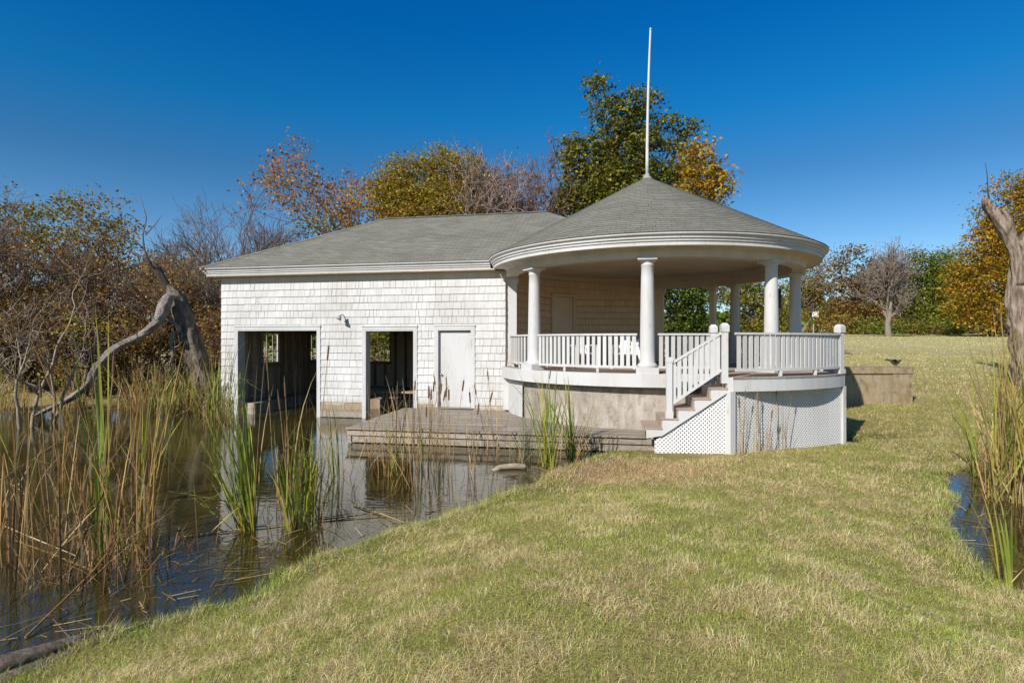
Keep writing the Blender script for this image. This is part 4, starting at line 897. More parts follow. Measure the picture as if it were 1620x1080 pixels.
SH = [(-80,470,80,60,22,'brown shrub beyond the left edge reeds'),(20,480,70,55,21.5,'brown shrub low on the far left bank'),(105,500,65,55,21.5,'shadowy shrub behind the bleached branches'),(190,520,60,60,21.8,'shrub behind the fallen grey limb'),(40,570,90,45,20.8,'lowest dark shrub overhanging the water at far left'),
      (145,590,75,36,20.2,'low dark shrub at the water behind the limb'),(330,540,30,70,21.3,'shrub between the dead trunk and the house corner'),(240,580,60,45,20.8,'brown shrub under the leaning dead trunk')]
for k, (px, py, rx, ry, Y, lb) in enumerate(SH):
    leafy_tree('bank_shrub', lb, 'shrub', 40+k, Y, px, [(px,py,rx,ry),(px-rx*.4,py+ry*.5,rx*.7,ry*.6),(px+rx*.4,py+ry*.4,rx*.7,ry*.6)], THICK+DARKG, .11, 3.2, 16, .25, 'bark', .07, gap=.5, group='shrubs crowding the left bank', nlimb=40, hollow=.6)
leafy_tree('yellow_shrub', 'small bright yellow green bush over the water at left', 'bush', 60, 19.0, 135, [(130,505,20,10),(150,520,18,10),(105,525,16,10),(125,540,22,8)], [(.3,.28,.03),(.24,.25,.03)], .1, 9, 12, .14, trunk_r=.03, gap=.4)
for k, (px, Y, H, sd_, lb) in enumerate([(20, 21.5, 6.6, 3, 'twiggy grey shrub at the far left of the bank'), (100, 22, 7.2, 4, 'twiggy shrub rising above the bleached branches'), (210, 22.5, 7.0, 9, 'thin twiggy tree rising beside the dead trunk top'), (330, 21.8, 5.6, 7, 'twiggy tangle beside the house corner'), (270, 21.2, 4.6, 8, 'twiggy tangle behind the dead trunk'), (155, 20.8, 4.8, 11, 'twiggy tangle behind the fallen limb'), (50, 20.6, 4.2, 12, 'low twiggy tangle at the far left waterline'), (340, 21, 3.6, 13, 'low twiggy tangle against the house corner')]):
    bare_tree('twiggy_shrub', lb, 'shrub', 70+sd_, Y, px, H, .06, 'bark', 'twig', 4, nstem=4, rmin=.008, group='leafless tangles on the left bank', leaves=(THICK+RUST, .11, .3, 3, .18), ang=(20, 55), bend=.16, spread=.3)
# bleached branches leaning out over the water
for k, (px, Y, H, sd_, ln, lb) in enumerate([(45, 14.5, 5.6, 90, (.05,-.05), 'bleached bare branches standing in the water at left'), (75, 15.2, 5.2, 94, (.28,0), 'bleached bare branches leaning towards the dead trunk'), (-5, 14.2, 5.2, 92, (-.05,0), 'bleached bare branches at the left picture edge')]):
    bare_tree('dead_branches', lb, 'dead branches', sd_, Y, px, H, .048, 'bark_pale', 'bark_pale', 4, lean=ln, base_z=-.2, nstem=2, rmin=.006, nch=(1,2), ang=(20, 50), bend=.26, ratio=(.55,.85), group='bleached branches over the water', spread=.22)
# leaning dead trunk with its fallen limb
dt = thing('dead_tree', 'grey broken dead trunk whose curved limb sweeps down into the pond', 'dead tree')
def poly3(L, Y, dys=None):
    return [tuple(PX(a, b, Y+(dys[i] if dys else 0))) for i, (a, b) in enumerate(L)]
q = MB(); q.rough(poly3([(345,662),(332,630),(318,590),(306,550),(296,515),(284,485),(272,462),(266,452)], 18.0, [.3,.2,.1,0,0,0,0,0]), [.45,.34,.29,.28,.28,.24,.16,.06], 34, .4, 80, 3); q.build('trunk', 'trunkwood', dt, smooth=True)
q = MB(); q.rough(poly3([(285,480),(270,462),(259,445),(250,430),(243,420)], 18.2), [.17,.15,.14,.14,.1], 18, .3, 30, 8); q.build('broken_top', 'bark_dark', dt, smooth=True)
q = MB(); q.rough(poly3([(284,468),(268,470),(259,484),(252,503),(238,519),(218,533),(196,543),(176,556),(158,575),(147,592),(140,606),(125,620),(100,636),(70,650),(50,661)], 17.4, [.3,.15,0,-.2,-.3,-.4,-.6,-.8,-1,-1.1,-1.2,-1.3,-1.4,-1.6,-1.7]), [.07,.14,.16,.15,.12,.1,.11,.125,.095,.12,.085,.1,.08,.06,.03], 24, .32, 110, 5); q.build('limb', 'greywood', dt, smooth=True)
q = MB()
for Lp, rr in (([(275,525),(270,545),(274,560),(268,580)], [.1,.07,.06,.03]), ([(262,500),(276,512),(284,520),(280,530)], [.08,.08,.07,.04]), ([(272,550),(282,548),(288,540)], [.05,.04,.01]), ([(245,425),(225,405),(210,400),(190,392)], [.07,.05,.03,.012]), ([(240,420),(228,395),(226,372),(232,345),(222,310)], [.06,.045,.035,.025,.01]), ([(228,395),(212,378),(196,372),(170,366)], [.04,.03,.02,.01]), ([(230,372),(246,355),(256,340)], [.03,.02,.008])):
    q2 = MB(); q2.tube(poly3(Lp, 17.6), [r_*(.55 if Lp[0][1] < 430 else .8) for r_ in rr], 7); q2.build('branch', 'bark' if Lp[0][1] < 430 else 'bark_grey', dt, smooth=True)
seat_root(dt, (-9.2, 18.2, 0))
# -- seen through the porch
leafy_tree('magnolia_tree', 'dark glossy leaved tree seen through the back of the porch', 'tree', 9, 26, 1080, [(1060,470,30,30),(1095,480,35,40),(1075,520,60,25),(1110,455,25,25),(1040,440,30,40)], DARKG+[(.16,.22,.03),(.09,.13,.02),(.05,.08,.015)], .16, 9, 26, .28, gap=.3, trunk_r=.2)
leafy_tree('olive_tree', 'olive green tree framed by the right porch columns', 'tree', 10, 29, 1185, [(1150,470,28,30),(1190,480,34,40),(1225,490,24,40),(1185,450,30,22),(1210,520,50,20),(1240,455,14,22)], GREEN+OLIVE+[(.24,.2,.05)], .17, 6, 24, .3, gap=.32, trunk_r=.18)
bare_tree('thin_tree', 'grey twiggy tree just right of the last porch column', 'tree', 95, 33, 1248, 6.5, .12, 'bark_grey', 'bark_grey', 5, leaves=(OLIVE, .15, .3, 3, .25), rmin=.014)
# shrubs around and behind the house, seen through its windows
for k, (x, y, r_, lb) in enumerate([(-10.6, 22.3, 1.4, 'leafy shrub outside the first west window'), (-9.9, 25.6, 1.6, 'leafy shrub outside the second west window'), (-6.6, 27.6, 1.8, 'leafy shrub outside the back window'), (-3.6, 27.5, 1.6, 'leafy shrub behind the middle of the boathouse')]):
    px = 810+900*x/y; sc_ = 900/y
    leafy_tree('house_shrub', lb, 'shrub', 110+k, y, px, [(px, 540-sc_*.3, r_*sc_, 1.5*sc_), (px, 540+sc_*1.0, r_*sc_, .8*sc_)], [(.12,.16,.03),(.18,.2,.04),(.08,.11,.02),(.2,.15,.05)], .13, 4, 18, .25, gap=.4, trunk_r=.07, group='shrubs beside the boathouse walls')
# -- right side, far
leafy_tree('red_brown_tree', 'reddish brown tree at the left end of the far tree line', 'tree', 11, 85, 1375, [(1350,412,36,20),(1378,425,34,30),(1330,440,36,24),(1360,470,54,34),(1312,455,24,14),(1390,465,26,45),(1345,500,64,28),(1345,400,14,10)], BROWN+[(.2,.09,.05),(.05,.07,.02)], .5, .16, 22, .8, gap=.44, trunk_r=.4, nlimb=20, fs=.35)
bare_tree('bare_tree', 'pale bare tree standing alone on the far lawn', 'tree', 121, 62, 1406, 11.8, .34, 'bark_grey', 'bark_grey', 4, rmin=.022, nch=(4,6), trunkf=.34, ang=(25,55), ratio=(.55,.82), up=.12)
leafy_tree('cedar_tree', 'grey green cedar right of the lone bare tree', 'tree', 12, 84, 1450, [(1445,432,32,32),(1432,475,38,40),(1450,408,20,16),(1440,510,44,24),(1420,425,18,24)], [(.09,.095,.035),(.07,.08,.03),(.13,.12,.05)], .42, .22, 24, .8, gap=.4, fs=.35, trunk_r=.35)
leafy_tree('cedar_tree', 'broad bright green cedar left of the orange maple', 'tree', 13, 82, 1490, [(1480,422,40,30),(1505,450,34,42),(1475,470,42,44),(1490,500,50,30),(1465,408,24,14)], [(.07,.12,.015),(.09,.14,.02),(.05,.09,.015),(.15,.17,.03),(.2,.2,.04)], .42, .24, 24, .8, gap=.4, fs=.35, trunk_r=.35)
leafy_tree('tall_back_tree', 'brownish tree top peeking above the green cedars', 'tree', 14, 105, 1500, [(1500,415,34,22),(1470,425,30,20),(1525,420,30,26),(1440,420,14,12),(1490,460,50,30)], BROWN+OLIVE+[(.22,.13,.03)], .55, .12, 22, 1.0, gap=.42, fs=.3, trunk_r=.4)
leafy_tree('maple_tree', 'large orange and yellow maple at the right edge', 'tree', 15, 62, 1585, [(1600,310,38,34),(1575,350,40,36),(1620,370,60,60),(1560,400,48,34),(1540,440,44,34),(1600,440,60,50),(1530,480,40,28),(1580,490,60,34),(1640,300,40,40),(1660,420,60,80),(1555,512,40,14)], ORANGE+[(.13,.14,.015),(.1,.11,.015)], .36, .55, 26, .6, 'bark', .5, gap=.45, fs=.45, nlimb=50)
for k, (px, py, rx, ry, Y, pl, lb) in enumerate([(1290,500,34,26,88,OLIVE+GREEN,'olive bush behind the basketball hoop'),(1330,515,36,18,80,BROWN+OLIVE,'brown bush right of the basketball hoop'),(1370,515,36,16,78,BROWN+GREEN,'mixed brown and green bush left of the lone tree'),(1400,520,34,12,76,GREEN,'low green bush behind the lone bare tree'),(1440,518,34,13,74,GREEN+BROWN,'low bush under the grey green cedar'),(1500,515,30,16,72,[(.11,.17,.02),(.16,.18,.02)],'bright yellow green bush left of the orange maple'),(1270,485,20,40,86,OLIVE+YEL,'yellowish bush just right of the porch'),(1480,522,40,10,72,BROWN+GREEN,'low brown bush in front of the cedars'),(1560,522,50,8,66,GREEN+BROWN,'low bush under the orange maple')]):
    leafy_tree('hedge_bush', lb, 'bush', 130+k, Y, px, [(px,py,rx,ry),(px+rx*.5,py+ry*.3,rx*.6,ry*.7)], pl, .36, .35, 22, .6, gap=.38, group='bushes along the far edge of the lawn', fs=.35, trunk_r=.12, nlimb=8, twigs=False)
# far wood as one mass
rs = np.random.RandomState(77); Vs, Cs = [], []; pts = []
for px in range(-1400, 2600, 26):
    if px < 1240: Y = 60+rs.uniform(-5, 15); top = 505+rs.uniform(-14, 14); 
    else: Y = 112+rs.uniform(0, 20); top = 468+rs.uniform(-12, 18)
    x = (px-810)/900*Y; g_ = gz(x, Y); zt = CAMZ+(540-top)/900*Y; n_ = 420; h_ = max(zt-g_, 2.5)
    p = np.stack([x+rs.normal(size=n_)*Y*.018, Y+rs.normal(size=n_)*2.5, g_-.3+h_*(rs.rand(n_)**1.25)], 1); pts.append(p); Cs.append(np.repeat(pal(rs, OLIVE+GREEN+BROWN, 1, .25), n_, 0)*(1+rs.uniform(-.3, .3, (n_, 1))))
v, f, c = leaf_quads(rs, np.concatenate(pts), 1.3, np.concatenate(Cs), .4); o = mk('distant_woods', v, f, 4, 'leaf', c); tag(o, 'hazy distant woods beyond the lawn and pond', 'woods', kind='stuff')
# dead trunk at right edge
dr = thing('dead_stub', 'broken grey dead trunk at the right picture edge', 'dead tree'); YD = 22
q = MB(); q.rough(poly3([(1632,606),(1624,585),(1614,550),(1608,510),(1606,475),(1608,440),(1618,405),(1636,365),(1660,320)], YD), [.6,.4,.3,.27,.28,.3,.3,.27,.15], 44, .42, 110, 1); q.build('trunk', 'tanwood', dr, smooth=True)
q = MB(); q.rough(poly3([(1611,450),(1608,415),(1601,388),(1587,362),(1573,340),(1562,322),(1555,312)], YD-.12), [.2,.21,.22,.21,.2,.15,.03], 30, .42, 60, 4); q.build('limb', 'tanwood', dr, smooth=True)
q = MB(); q.rough(poly3([(1606,400),(1600,368),(1594,345),(1586,330)], YD+.3), [.17,.15,.12,.03], 20, .4, 40, 7); q.build('limb', 'tanwood', dr, smooth=True)
q = MB(); q.tube(poly3([(1568,330),(1563,305),(1562,280),(1559,258)], YD-.1), [.04,.025,.015,.008], 6); q.build('branch', 'bark_dark', dr)
q = MB(); q.tube(poly3([(1595,520),(1580,505),(1572,485)], YD-.1), [.09,.05,.02], 6); q.build('branch', 'bark_dark', dr)
seat_root(dr, (19.3, YD, 0))
# basketball hoop
bh = thing('basketball_hoop', 'white basketball backboard on a thin grey pole far across the lawn', 'basketball hoop'); p = PX(1289, 497, 70); g_ = gz(p.x, 70)
q = MB(); q.tube([(p.x, 70.3, g_), (p.x, 70.3, p.z-.2), (p.x, 70.1, p.z)], .07, 8); q.build('pole', 'galv', bh); q = MB(); q.box(p.x-.5, p.x+.5, 70, 70.05, p.z-.3, p.z+.35); q.build('backboard', 'plastic', bh)
q = MB(); q.tube([(p.x+.23*math.cos(t), 69.75+.23*math.sin(t), p.z-.2) for t in np.linspace(0, 6.28, 13)], .015, 5); q.build('rim', 'black', bh); seat_root(bh, (p.x, 70.3, g_))
# gravel track across the far lawn
q = MB(); trk = [(-5, 67), (20, 66.5), (35, 67.5), (50, 66), (70, 60), (95, 50)]; 
P_ = []
for i in range(60):
    t = i/59*5; k = min(int(t), 4); f_ = t-k; x = trk[k][0]*(1-f_)+trk[k+1][0]*f_; y = trk[k][1]*(1-f_)+trk[k+1][1]*f_; P_.append((x, y))
for a_, b_ in zip(P_, P_[1:]):
    q.quad([(a_[0], a_[1]-1.3, gz(a_[0], a_[1]-1.3)+.05), (b_[0], b_[1]-1.3, gz(b_[0], b_[1]-1.3)+.05), (b_[0], b_[1]+1.3, gz(b_[0], b_[1]+1.3)+.05), (a_[0], a_[1]+1.3, gz(a_[0], a_[1]+1.3)+.05)])
tag(q.build('gravel_path', 'path'), 'pale gravel track along the far edge of the lawn', kind='structure')

# ------------------------------------------------------------------ cattails and reeds
G1 = [(.13,.22,.02), (.18,.27,.03), (.26,.32,.04), (.33,.35,.05)]; T1 = [(.52,.37,.16), (.45,.31,.13), (.58,.45,.23), (.38,.24,.09)]; B1 = [(.32,.17,.06), (.42,.23,.08), (.24,.125,.05), (.5,.3,.1)]
YG = [(.33,.3,.04), (.4,.34,.06), (.26,.27,.04)]
def blades(rs, base, n, spreadr, h, w_, palette, lean=.18, droop=.5, az=None, azs=3.14, broken=.15, basecol=None, basez=-.12, segs=7, h_lo=.55):
    V_, F_, C_ = [], [], []
    for i in range(n):
        a = rs.uniform(-azs, azs)+(az if az is not None else 0); rr = spreadr*math.sqrt(rs.rand()); b0 = rs.uniform(0, 6.28); p = np.array([base[0]+rr*math.cos(b0), base[1]+rr*math.sin(b0), basez])
        hh = h*rs.uniform(h_lo, 1.08); th = abs(rs.normal())*lean; dr_ = droop*rs.rand()**2*1.6; brk = rs.rand() < broken; bt = rs.uniform(.35, .85); ba = rs.uniform(.8, 2.3); ww = w_*rs.uniform(.6, 1.15)
        col = np.array(palette[rs.randint(len(palette))])*rs.uniform(.75, 1.2); bc = np.array(basecol)*rs.uniform(.8, 1.2) if basecol is not None else col*.8
        L = hh/segs*1.03; tw = rs.uniform(0, 3.14); sidev = np.array([math.cos(tw), math.sin(tw), 0]); a2 = a+rs.uniform(-.5, .5); P0_ = [p.copy()]
        for s in range(segs):
            t = (s+.5)/segs; ang_ = th+dr_*t**2.2+(ba if (brk and t > bt) else 0); aa = a+(a2-a)*t; p = p+np.array([math.sin(ang_)*math.cos(aa), math.sin(ang_)*math.sin(aa), math.cos(ang_)])*L; P0_.append(p.copy())
        k0 = len(V_)
        for s, q_ in enumerate(P0_):
            t = s/segs; wt = ww*(1-.12*t) if t < .6 else ww*.93*max(1-((t-.6)/.4)**1.6, .04); V_.append(q_-sidev*wt/2); V_.append(q_+sidev*wt/2); cc = bc+(col-bc)*min(1, t*2.6); 
            if t > .8: cc = cc*.5+np.array([.36,.26,.12])*.5
            C_ += [cc, cc]
        for s in range(segs): b_ = k0+2*s; F_ += [b_, b_+1, b_+3, b_+2]
    return np.array(V_), np.array(F_), np.array(C_)
def reed_clump(name, label, cat, seed, x, y, sets, heads=0, group=None, hh=1.6, hr=.011, bz=0.0):
    rs = np.random.RandomState(seed); r_ = thing(name, label, cat, group); Vs, Fs, Cs, off = [], [], [], 0
    for kw in sets:
        v, f, c = blades(rs, (x+kw.pop('dx', 0), y+kw.pop('dy', 0)), basez=bz-.12, **kw); Vs.append(v); Fs.append(f+off); Cs.append(c); off += len(v)
    mk('reed_leaves', np.concatenate(Vs), np.concatenate(Fs), 4, 'reed', np.concatenate(Cs), r_)
    for k in range(heads):
        a = rs.uniform(0, 6.28); rr = rs.uniform(0, .25); h_ = hh*rs.uniform(.75, 1.1); b0 = Vector((x+rr*math.cos(a), y+rr*math.sin(a), bz-.1)); tp = b0+Vector((rs.normal()*.12*h_, rs.normal()*.1*h_, h_)); d = (tp-b0)
        q = MB(); m1 = b0+d*.5+Vector((rs.normal()*.02, 0, 0)); q.cur = tuple(np.array((.38,.27,.13))*rs.uniform(.8, 1.15)); q.tube([b0, m1, tp], [.007, .006, .004], 5); q.cur = (.2,.115,.06)
        e = tp+d.normalized()*.17; q.tube([tp, tp+d.normalized()*.012, e, e+d.normalized()*.01], [.004, hr, hr, .003], 8); q.cur = (.4,.3,.16); q.tube([e, e+d.normalized()*.09], [.004, .0015], 4); q.build('seed_head', 'reed', r_)
    rootat(r_, x, y, bz); return r_
def BP(px, py, z=0): d = 900*(CAMZ-z)/(py-540); return ((px-810)/900*d, d)
GR = 'cattail clumps standing in the pond'
def rc(seed, px, py, label, sets, heads=0, hh=1.6, **k): x, y = BP(px, py); return reed_clump('cattail_clump', label, 'cattails', seed, x, y, sets, heads, GR, hh, **k)
E2_ = dict
rc(1, 395, 836, 'leaning green cattail clump with yellow base in front of the boat opening', [E2_(n=26, spreadr=.10, h=1.85, w_=.024, palette=G1+YG, lean=.26, droop=.35, az=3.3, azs=.9, basecol=(.42,.33,.05), broken=.08), E2_(n=22, spreadr=.12, h=1.2, w_=.018, palette=YG+G1, lean=.8, droop=.4, az=3.14, azs=.6, basecol=(.4,.28,.08), broken=.1), E2_(n=8, spreadr=.1, h=2.35, w_=.018, palette=G1+T1, lean=.16, droop=.5, broken=.2)])
rc(2, 478, 832, 'densest green cattail clump left of the dock corner', [E2_(n=60, spreadr=.2, h=1.35, w_=.021, palette=G1+G1+YG, lean=.14, droop=.35, basecol=(.3,.3,.04), broken=.1), E2_(n=18, spreadr=.2, h=1.95, w_=.014, palette=T1+B1, lean=.16, droop=.8, broken=.45), E2_(n=26, spreadr=.26, h=.8, w_=.014, palette=B1+T1, lean=.5, droop=.8, broken=.3)], 4, 1.9)
rc(3, 535, 757, 'slim green cattail clump near the white opening post', [E2_(n=16, spreadr=.1, h=1.6, w_=.02, palette=G1+YG, lean=.16, droop=.3, az=2.9, azs=.8, broken=.1), E2_(n=10, spreadr=.2, h=1.3, w_=.013, palette=B1, lean=.4, droop=1.0, broken=.5)])
rc(4, 625, 750, 'brown arching cattail clump before the open doorway', [E2_(n=20, spreadr=.22, h=1.75, w_=.015, palette=T1+B1, lean=.2, droop=1.1, broken=.45), E2_(n=8, spreadr=.1, h=1.6, w_=.02, palette=G1, lean=.14, droop=.3), E2_(n=16, spreadr=.3, h=.7, w_=.012, palette=B1, lean=.6, droop=.8, broken=.4)], 2, 1.5)
rc(5, 662, 738, 'brown cattail clump with many seed heads left of the closed door', [E2_(n=18, spreadr=.2, h=1.6, w_=.014, palette=T1+B1, lean=.1, droop=.5, broken=.3), E2_(n=5, spreadr=.1, h=1.4, w_=.02, palette=G1, lean=.1, droop=.2)], 7, 1.35, hr=.013)
rc(6, 692, 742, 'thin tan cattail clump beside the left edge of the door', [E2_(n=14, spreadr=.16, h=1.45, w_=.013, palette=T1, lean=.1, droop=.4, broken=.3)], 5, 1.3, hr=.013)
rc(7, 722, 752, 'pair of tan stalks in front of the closed door, left group', [E2_(n=5, spreadr=.08, h=1.35, w_=.012, palette=T1+YG, lean=.05, droop=.2, broken=.1)], 2, 1.45, hr=.014)
rc(8, 742, 750, 'pair of tan stalks in front of the closed door, right group', [E2_(n=5, spreadr=.08, h=1.4, w_=.012, palette=T1+B1, lean=.08, droop=.25, broken=.1)], 3, 1.4, hr=.013)
rc(9, 785, 722, 'fine brown reeds rising before the dock right of the door', [E2_(n=16, spreadr=.22, h=1.6, w_=.011, palette=B1+T1, lean=.18, droop=.9, broken=.4)], 2, 1.5)
rc(10, 868, 738, 'tall green cattail clump at the bank in front of the foundation', [E2_(n=32, spreadr=.12, h=1.75, w_=.022, palette=G1+YG, lean=.22, droop=.45, basecol=(.42,.36,.05), broken=.12), E2_(n=16, spreadr=.2, h=2.0, w_=.016, palette=G1, lean=.28, droop=.8, az=2.9, azs=.9, broken=.2), E2_(n=14, spreadr=.2, h=1.1, w_=.014, palette=T1, lean=.4, droop=.7, broken=.3)], 1, 1.6)
rc(11, 832, 728, 'pale blue green feathery reed clump left of the tall green clump', [E2_(n=30, spreadr=.15, h=1.15, w_=.011, palette=[(.16,.2,.09),(.2,.24,.12)], lean=.25, droop=.6, broken=.05)])
rc(12, 905, 728, 'green and orange cattail clump at the grassy bank corner', [E2_(n=24, spreadr=.1, h=1.85, w_=.024, palette=G1+YG, lean=.2, droop=.5, az=2.6, azs=1.0), E2_(n=20, spreadr=.1, h=1.55, w_=.02, palette=YG+[(.45,.3,.08)], lean=1.1, droop=.2, az=.25, azs=.35, broken=.05, basecol=(.45,.3,.1)), E2_(n=12, spreadr=.1, h=1.0, w_=.014, palette=T1+B1, lean=.6, droop=.7)])
# left foreground stand
LF = [(40,800,'tan cattails at the left picture edge, rear row'),(95,865,'brown cattail clump low at the left edge'),(110,760,'tan cattails under the bleached branches'),(165,872,'green and tan cattail clump tallest of the left stand'),(190,905,'orange brown cattail clump nearest the left bank'),(225,870,'yellow tan cattail clump at the right side of the left stand'),(215,800,'rusty cattail clump behind the left stand'),(20,900,'sprawling straw coloured cattails at the lower left edge'),(150,800,'rusty brown cattail clump in the middle of the left stand')]
for k, (px, py, lb) in enumerate(LF):
    tall = {3: 2.35, 4: 1.85}.get(k, 1.75)
    st = [E2_(n=11, spreadr=.15, h=tall, w_=.015, palette=B1+[(.24,.15,.07),(.3,.18,.08),(.18,.115,.06)]+(T1 if k % 2 else YG), lean=.14, droop=.5, broken=.3), E2_(n=9, spreadr=.3, h=1.2, w_=.013, palette=T1+B1, lean=.5, droop=.9, broken=.5), E2_(n=18, spreadr=.35, h=.5, w_=.01, palette=B1, lean=.9, droop=.6, broken=.4)]
    if k == 3: st.append(E2_(n=14, spreadr=.07, h=2.6, w_=.026, palette=G1, lean=.07, droop=.12, broken=.05, az=2.8, azs=.6))
    if k in (5, 6): st.append(E2_(n=12, spreadr=.08, h=2.2, w_=.018, palette=YG+[(.4,.25,.08)], lean=.14, droop=.25, az=.3, azs=.8))
    rc(20+k, px, py, lb, st, heads=1 if k % 2 else 0, hh=1.8)
for k, (px, py, lb) in enumerate([(55,935,'dark tangle of dead reeds in the lower left corner'),(120,915,'dark dead reed tangle before the left stand'),(205,920,'dark dead reed tangle at the right foot of the left stand'),(15,850,'brown dead reed tangle at the left edge'),(290,870,'loose dead reeds right of the left stand'),(80,700,'brown standing reeds behind the left stand'),(175,700,'brown standing reeds below the fallen limb')]):
    DK = [(.16,.1,.05), (.24,.15,.07), (.3,.18,.08), (.1,.065,.04)]; far_ = k >= 5
    rc(90+k, px, py, lb, [E2_(n=16 if not far_ else 14, spreadr=.35, h=1.0 if not far_ else 1.7, w_=.012, palette=DK+B1, lean=.65 if not far_ else .2, droop=1.0, broken=.6, h_lo=.3), E2_(n=34 if k != 4 else 14, spreadr=.45, h=.6, w_=.009, palette=DK, lean=1.1, droop=.6, broken=.4)] + ([E2_(n=8, spreadr=.25, h=1.6, w_=.014, palette=B1+DK, lean=.15, droop=.9, broken=.6)] if k < 4 else []))
# far bank reeds by the dead trunk and house corner
for k, (px, py, lb) in enumerate([(225,648,'tan reeds on the far bank left of the dead trunk'),(250,652,'straw reeds in front of the dead trunk base'),(278,655,'mixed green reeds under the dead trunk'),(305,652,'dense green reeds right of the dead trunk'),(332,656,'green reeds hugging the corner of the boathouse'),(200,645,'brown reeds beneath the fallen limb'),(352,668,'lush green reeds overlapping the corner of the boathouse'),(20,650,'brown reeds on the far bank at the left edge'),(110,648,'brown reeds on the far bank beyond the bleached branches')]):
    g_ = k in (2, 3, 4, 6); rc(40+k, px, py, lb, [E2_(n=60, spreadr=.45, h=1.9 if k != 6 else 2.5, w_=.022, palette=(G1+YG+T1) if g_ else (T1+YG+B1), lean=.2, droop=.8, broken=.3), E2_(n=50, spreadr=.5, h=1.0, w_=.018, palette=B1+T1, lean=.6, droop=.9, broken=.4)])
# right side stand
for k, (px, py, h_, n_, lb) in enumerate([(1592,790,2.5,52,'thick green cattail clump in the right pond'),(1615,775,2.8,60,'tan cattail clump at the right picture edge'),(1545,752,2.1,12,'slim arching cattails on the far edge of the right pond'),(1570,745,1.9,40,'broken brown reeds with a matted nest behind the right pond'),(1640,800,2.6,50,'cattail clump just beyond the right picture edge')]):
    st = [E2_(n=n_, spreadr=.2 if k != 2 else .07, h=h_, w_=.022, palette=YG+G1[2:]+T1, lean=.12, droop=.5, broken=.2, basecol=(.4,.36,.1)), E2_(n=24, spreadr=.3, h=1.2, w_=.016, palette=T1+B1, lean=.35, droop=.8, broken=.4)]
    if k == 2: st = [E2_(n=12, spreadr=.07, h=1.95, w_=.024, palette=G1+YG, lean=.14, droop=.9, az=3.0, azs=1.0, broken=.1, basecol=(.35,.36,.08))]
    if k == 3: st = [E2_(n=60, spreadr=.35, h=1.0, w_=.014, palette=B1+T1, lean=.5, droop=1.0, broken=.5)]
    rc(60+k, px, py, lb, st, heads=2 if k < 2 else 0, hh=1.9)
rc(66, 1606, 752, 'tall mixed cattail clump behind the thick green one in the right pond', [E2_(n=34, spreadr=.3, h=2.6, w_=.02, palette=YG+T1, lean=.13, droop=.6, broken=.25), E2_(n=30, spreadr=.35, h=1.5, w_=.016, palette=T1+B1, lean=.35, droop=.8, broken=.4)], 2, 2.2)
rc(14, 645, 775, 'sparse arching dead reeds nearest the bank left of the door reflection', [E2_(n=9, spreadr=.2, h=1.7, w_=.011, palette=T1+B1, lean=.25, droop=1.4, broken=.4), E2_(n=20, spreadr=.45, h=.5, w_=.009, palette=B1, lean=1.1, droop=.6, broken=.4)])
rc(15, 590, 720, 'arching brown reeds at the left corner of the dock', [E2_(n=16, spreadr=.25, h=1.8, w_=.012, palette=B1+T1, lean=.3, droop=1.5, broken=.3)], 1, 1.5)
rc(16, 700, 722, 'fine tan reeds pressed against the dock front', [E2_(n=16, spreadr=.25, h=1.45, w_=.011, palette=T1+B1, lean=.12, droop=.8, broken=.4)], 4, 1.4)
rc(17, 440, 812, 'ragged dead reeds between the two green clumps', [E2_(n=14, spreadr=.25, h=1.9, w_=.012, palette=T1, lean=.25, droop=.9, broken=.4), E2_(n=26, spreadr=.5, h=.6, w_=.009, palette=B1, lean=1.0, droop=.6, broken=.4)])
rc(18, 545, 800, 'dark broken reed stubble in the white reflection', [E2_(n=24, spreadr=.55, h=.75, w_=.009, palette=[(.12,.08,.05),(.2,.13,.08)], lean=.9, droop=.8, broken=.5)])
rc(19, 815, 738, 'wispy reeds beside the short pale log', [E2_(n=12, spreadr=.2, h=1.3, w_=.011, palette=T1+YG, lean=.35, droop=1.2, broken=.2)])
x, y = BP(1597, 928); reed_clump('cattail_clump', 'few thick green cattail leaves at the near edge of the right pond', 'cattails', 70, x, y, [E2_(n=9, spreadr=.08, h=.95, w_=.022, palette=YG+G1, lean=.25, droop=.3, az=1.3, azs=1.2, basecol=(.4,.36,.1)), E2_(n=10, spreadr=.15, h=.7, w_=.012, palette=T1, lean=1.1, droop=.5, az=0, azs=1.0)], 0, GR)
# weeds growing up the lattice
for k, (px, h_, lb) in enumerate([(1172,1.2,'dry weed stalks beside the lattice corner post'),(1192,1.35,'dry weed stalks against the left of the wide lattice'),(1212,.8,'short dry weed stalks against the wide lattice'),(1236,1.4,'pale plumed weed stalks against the middle of the wide lattice')]):
    yy = 10.62+(px-1160)*.0068; x = (px-810)/900*yy; g_ = gz(x, yy); reed_clump('dry_weed', lb, 'weeds', 80+k, x, yy-.06, [E2_(n=5, spreadr=.05, h=h_, w_=.008, palette=T1, lean=.05, droop=.15, broken=.1), E2_(n=5, spreadr=.1, h=h_*.7, w_=.006, palette=T1+YG, lean=.1, droop=.3)], 2, 'dry weeds against the lattice', h_*.85, .009, g_+.05)
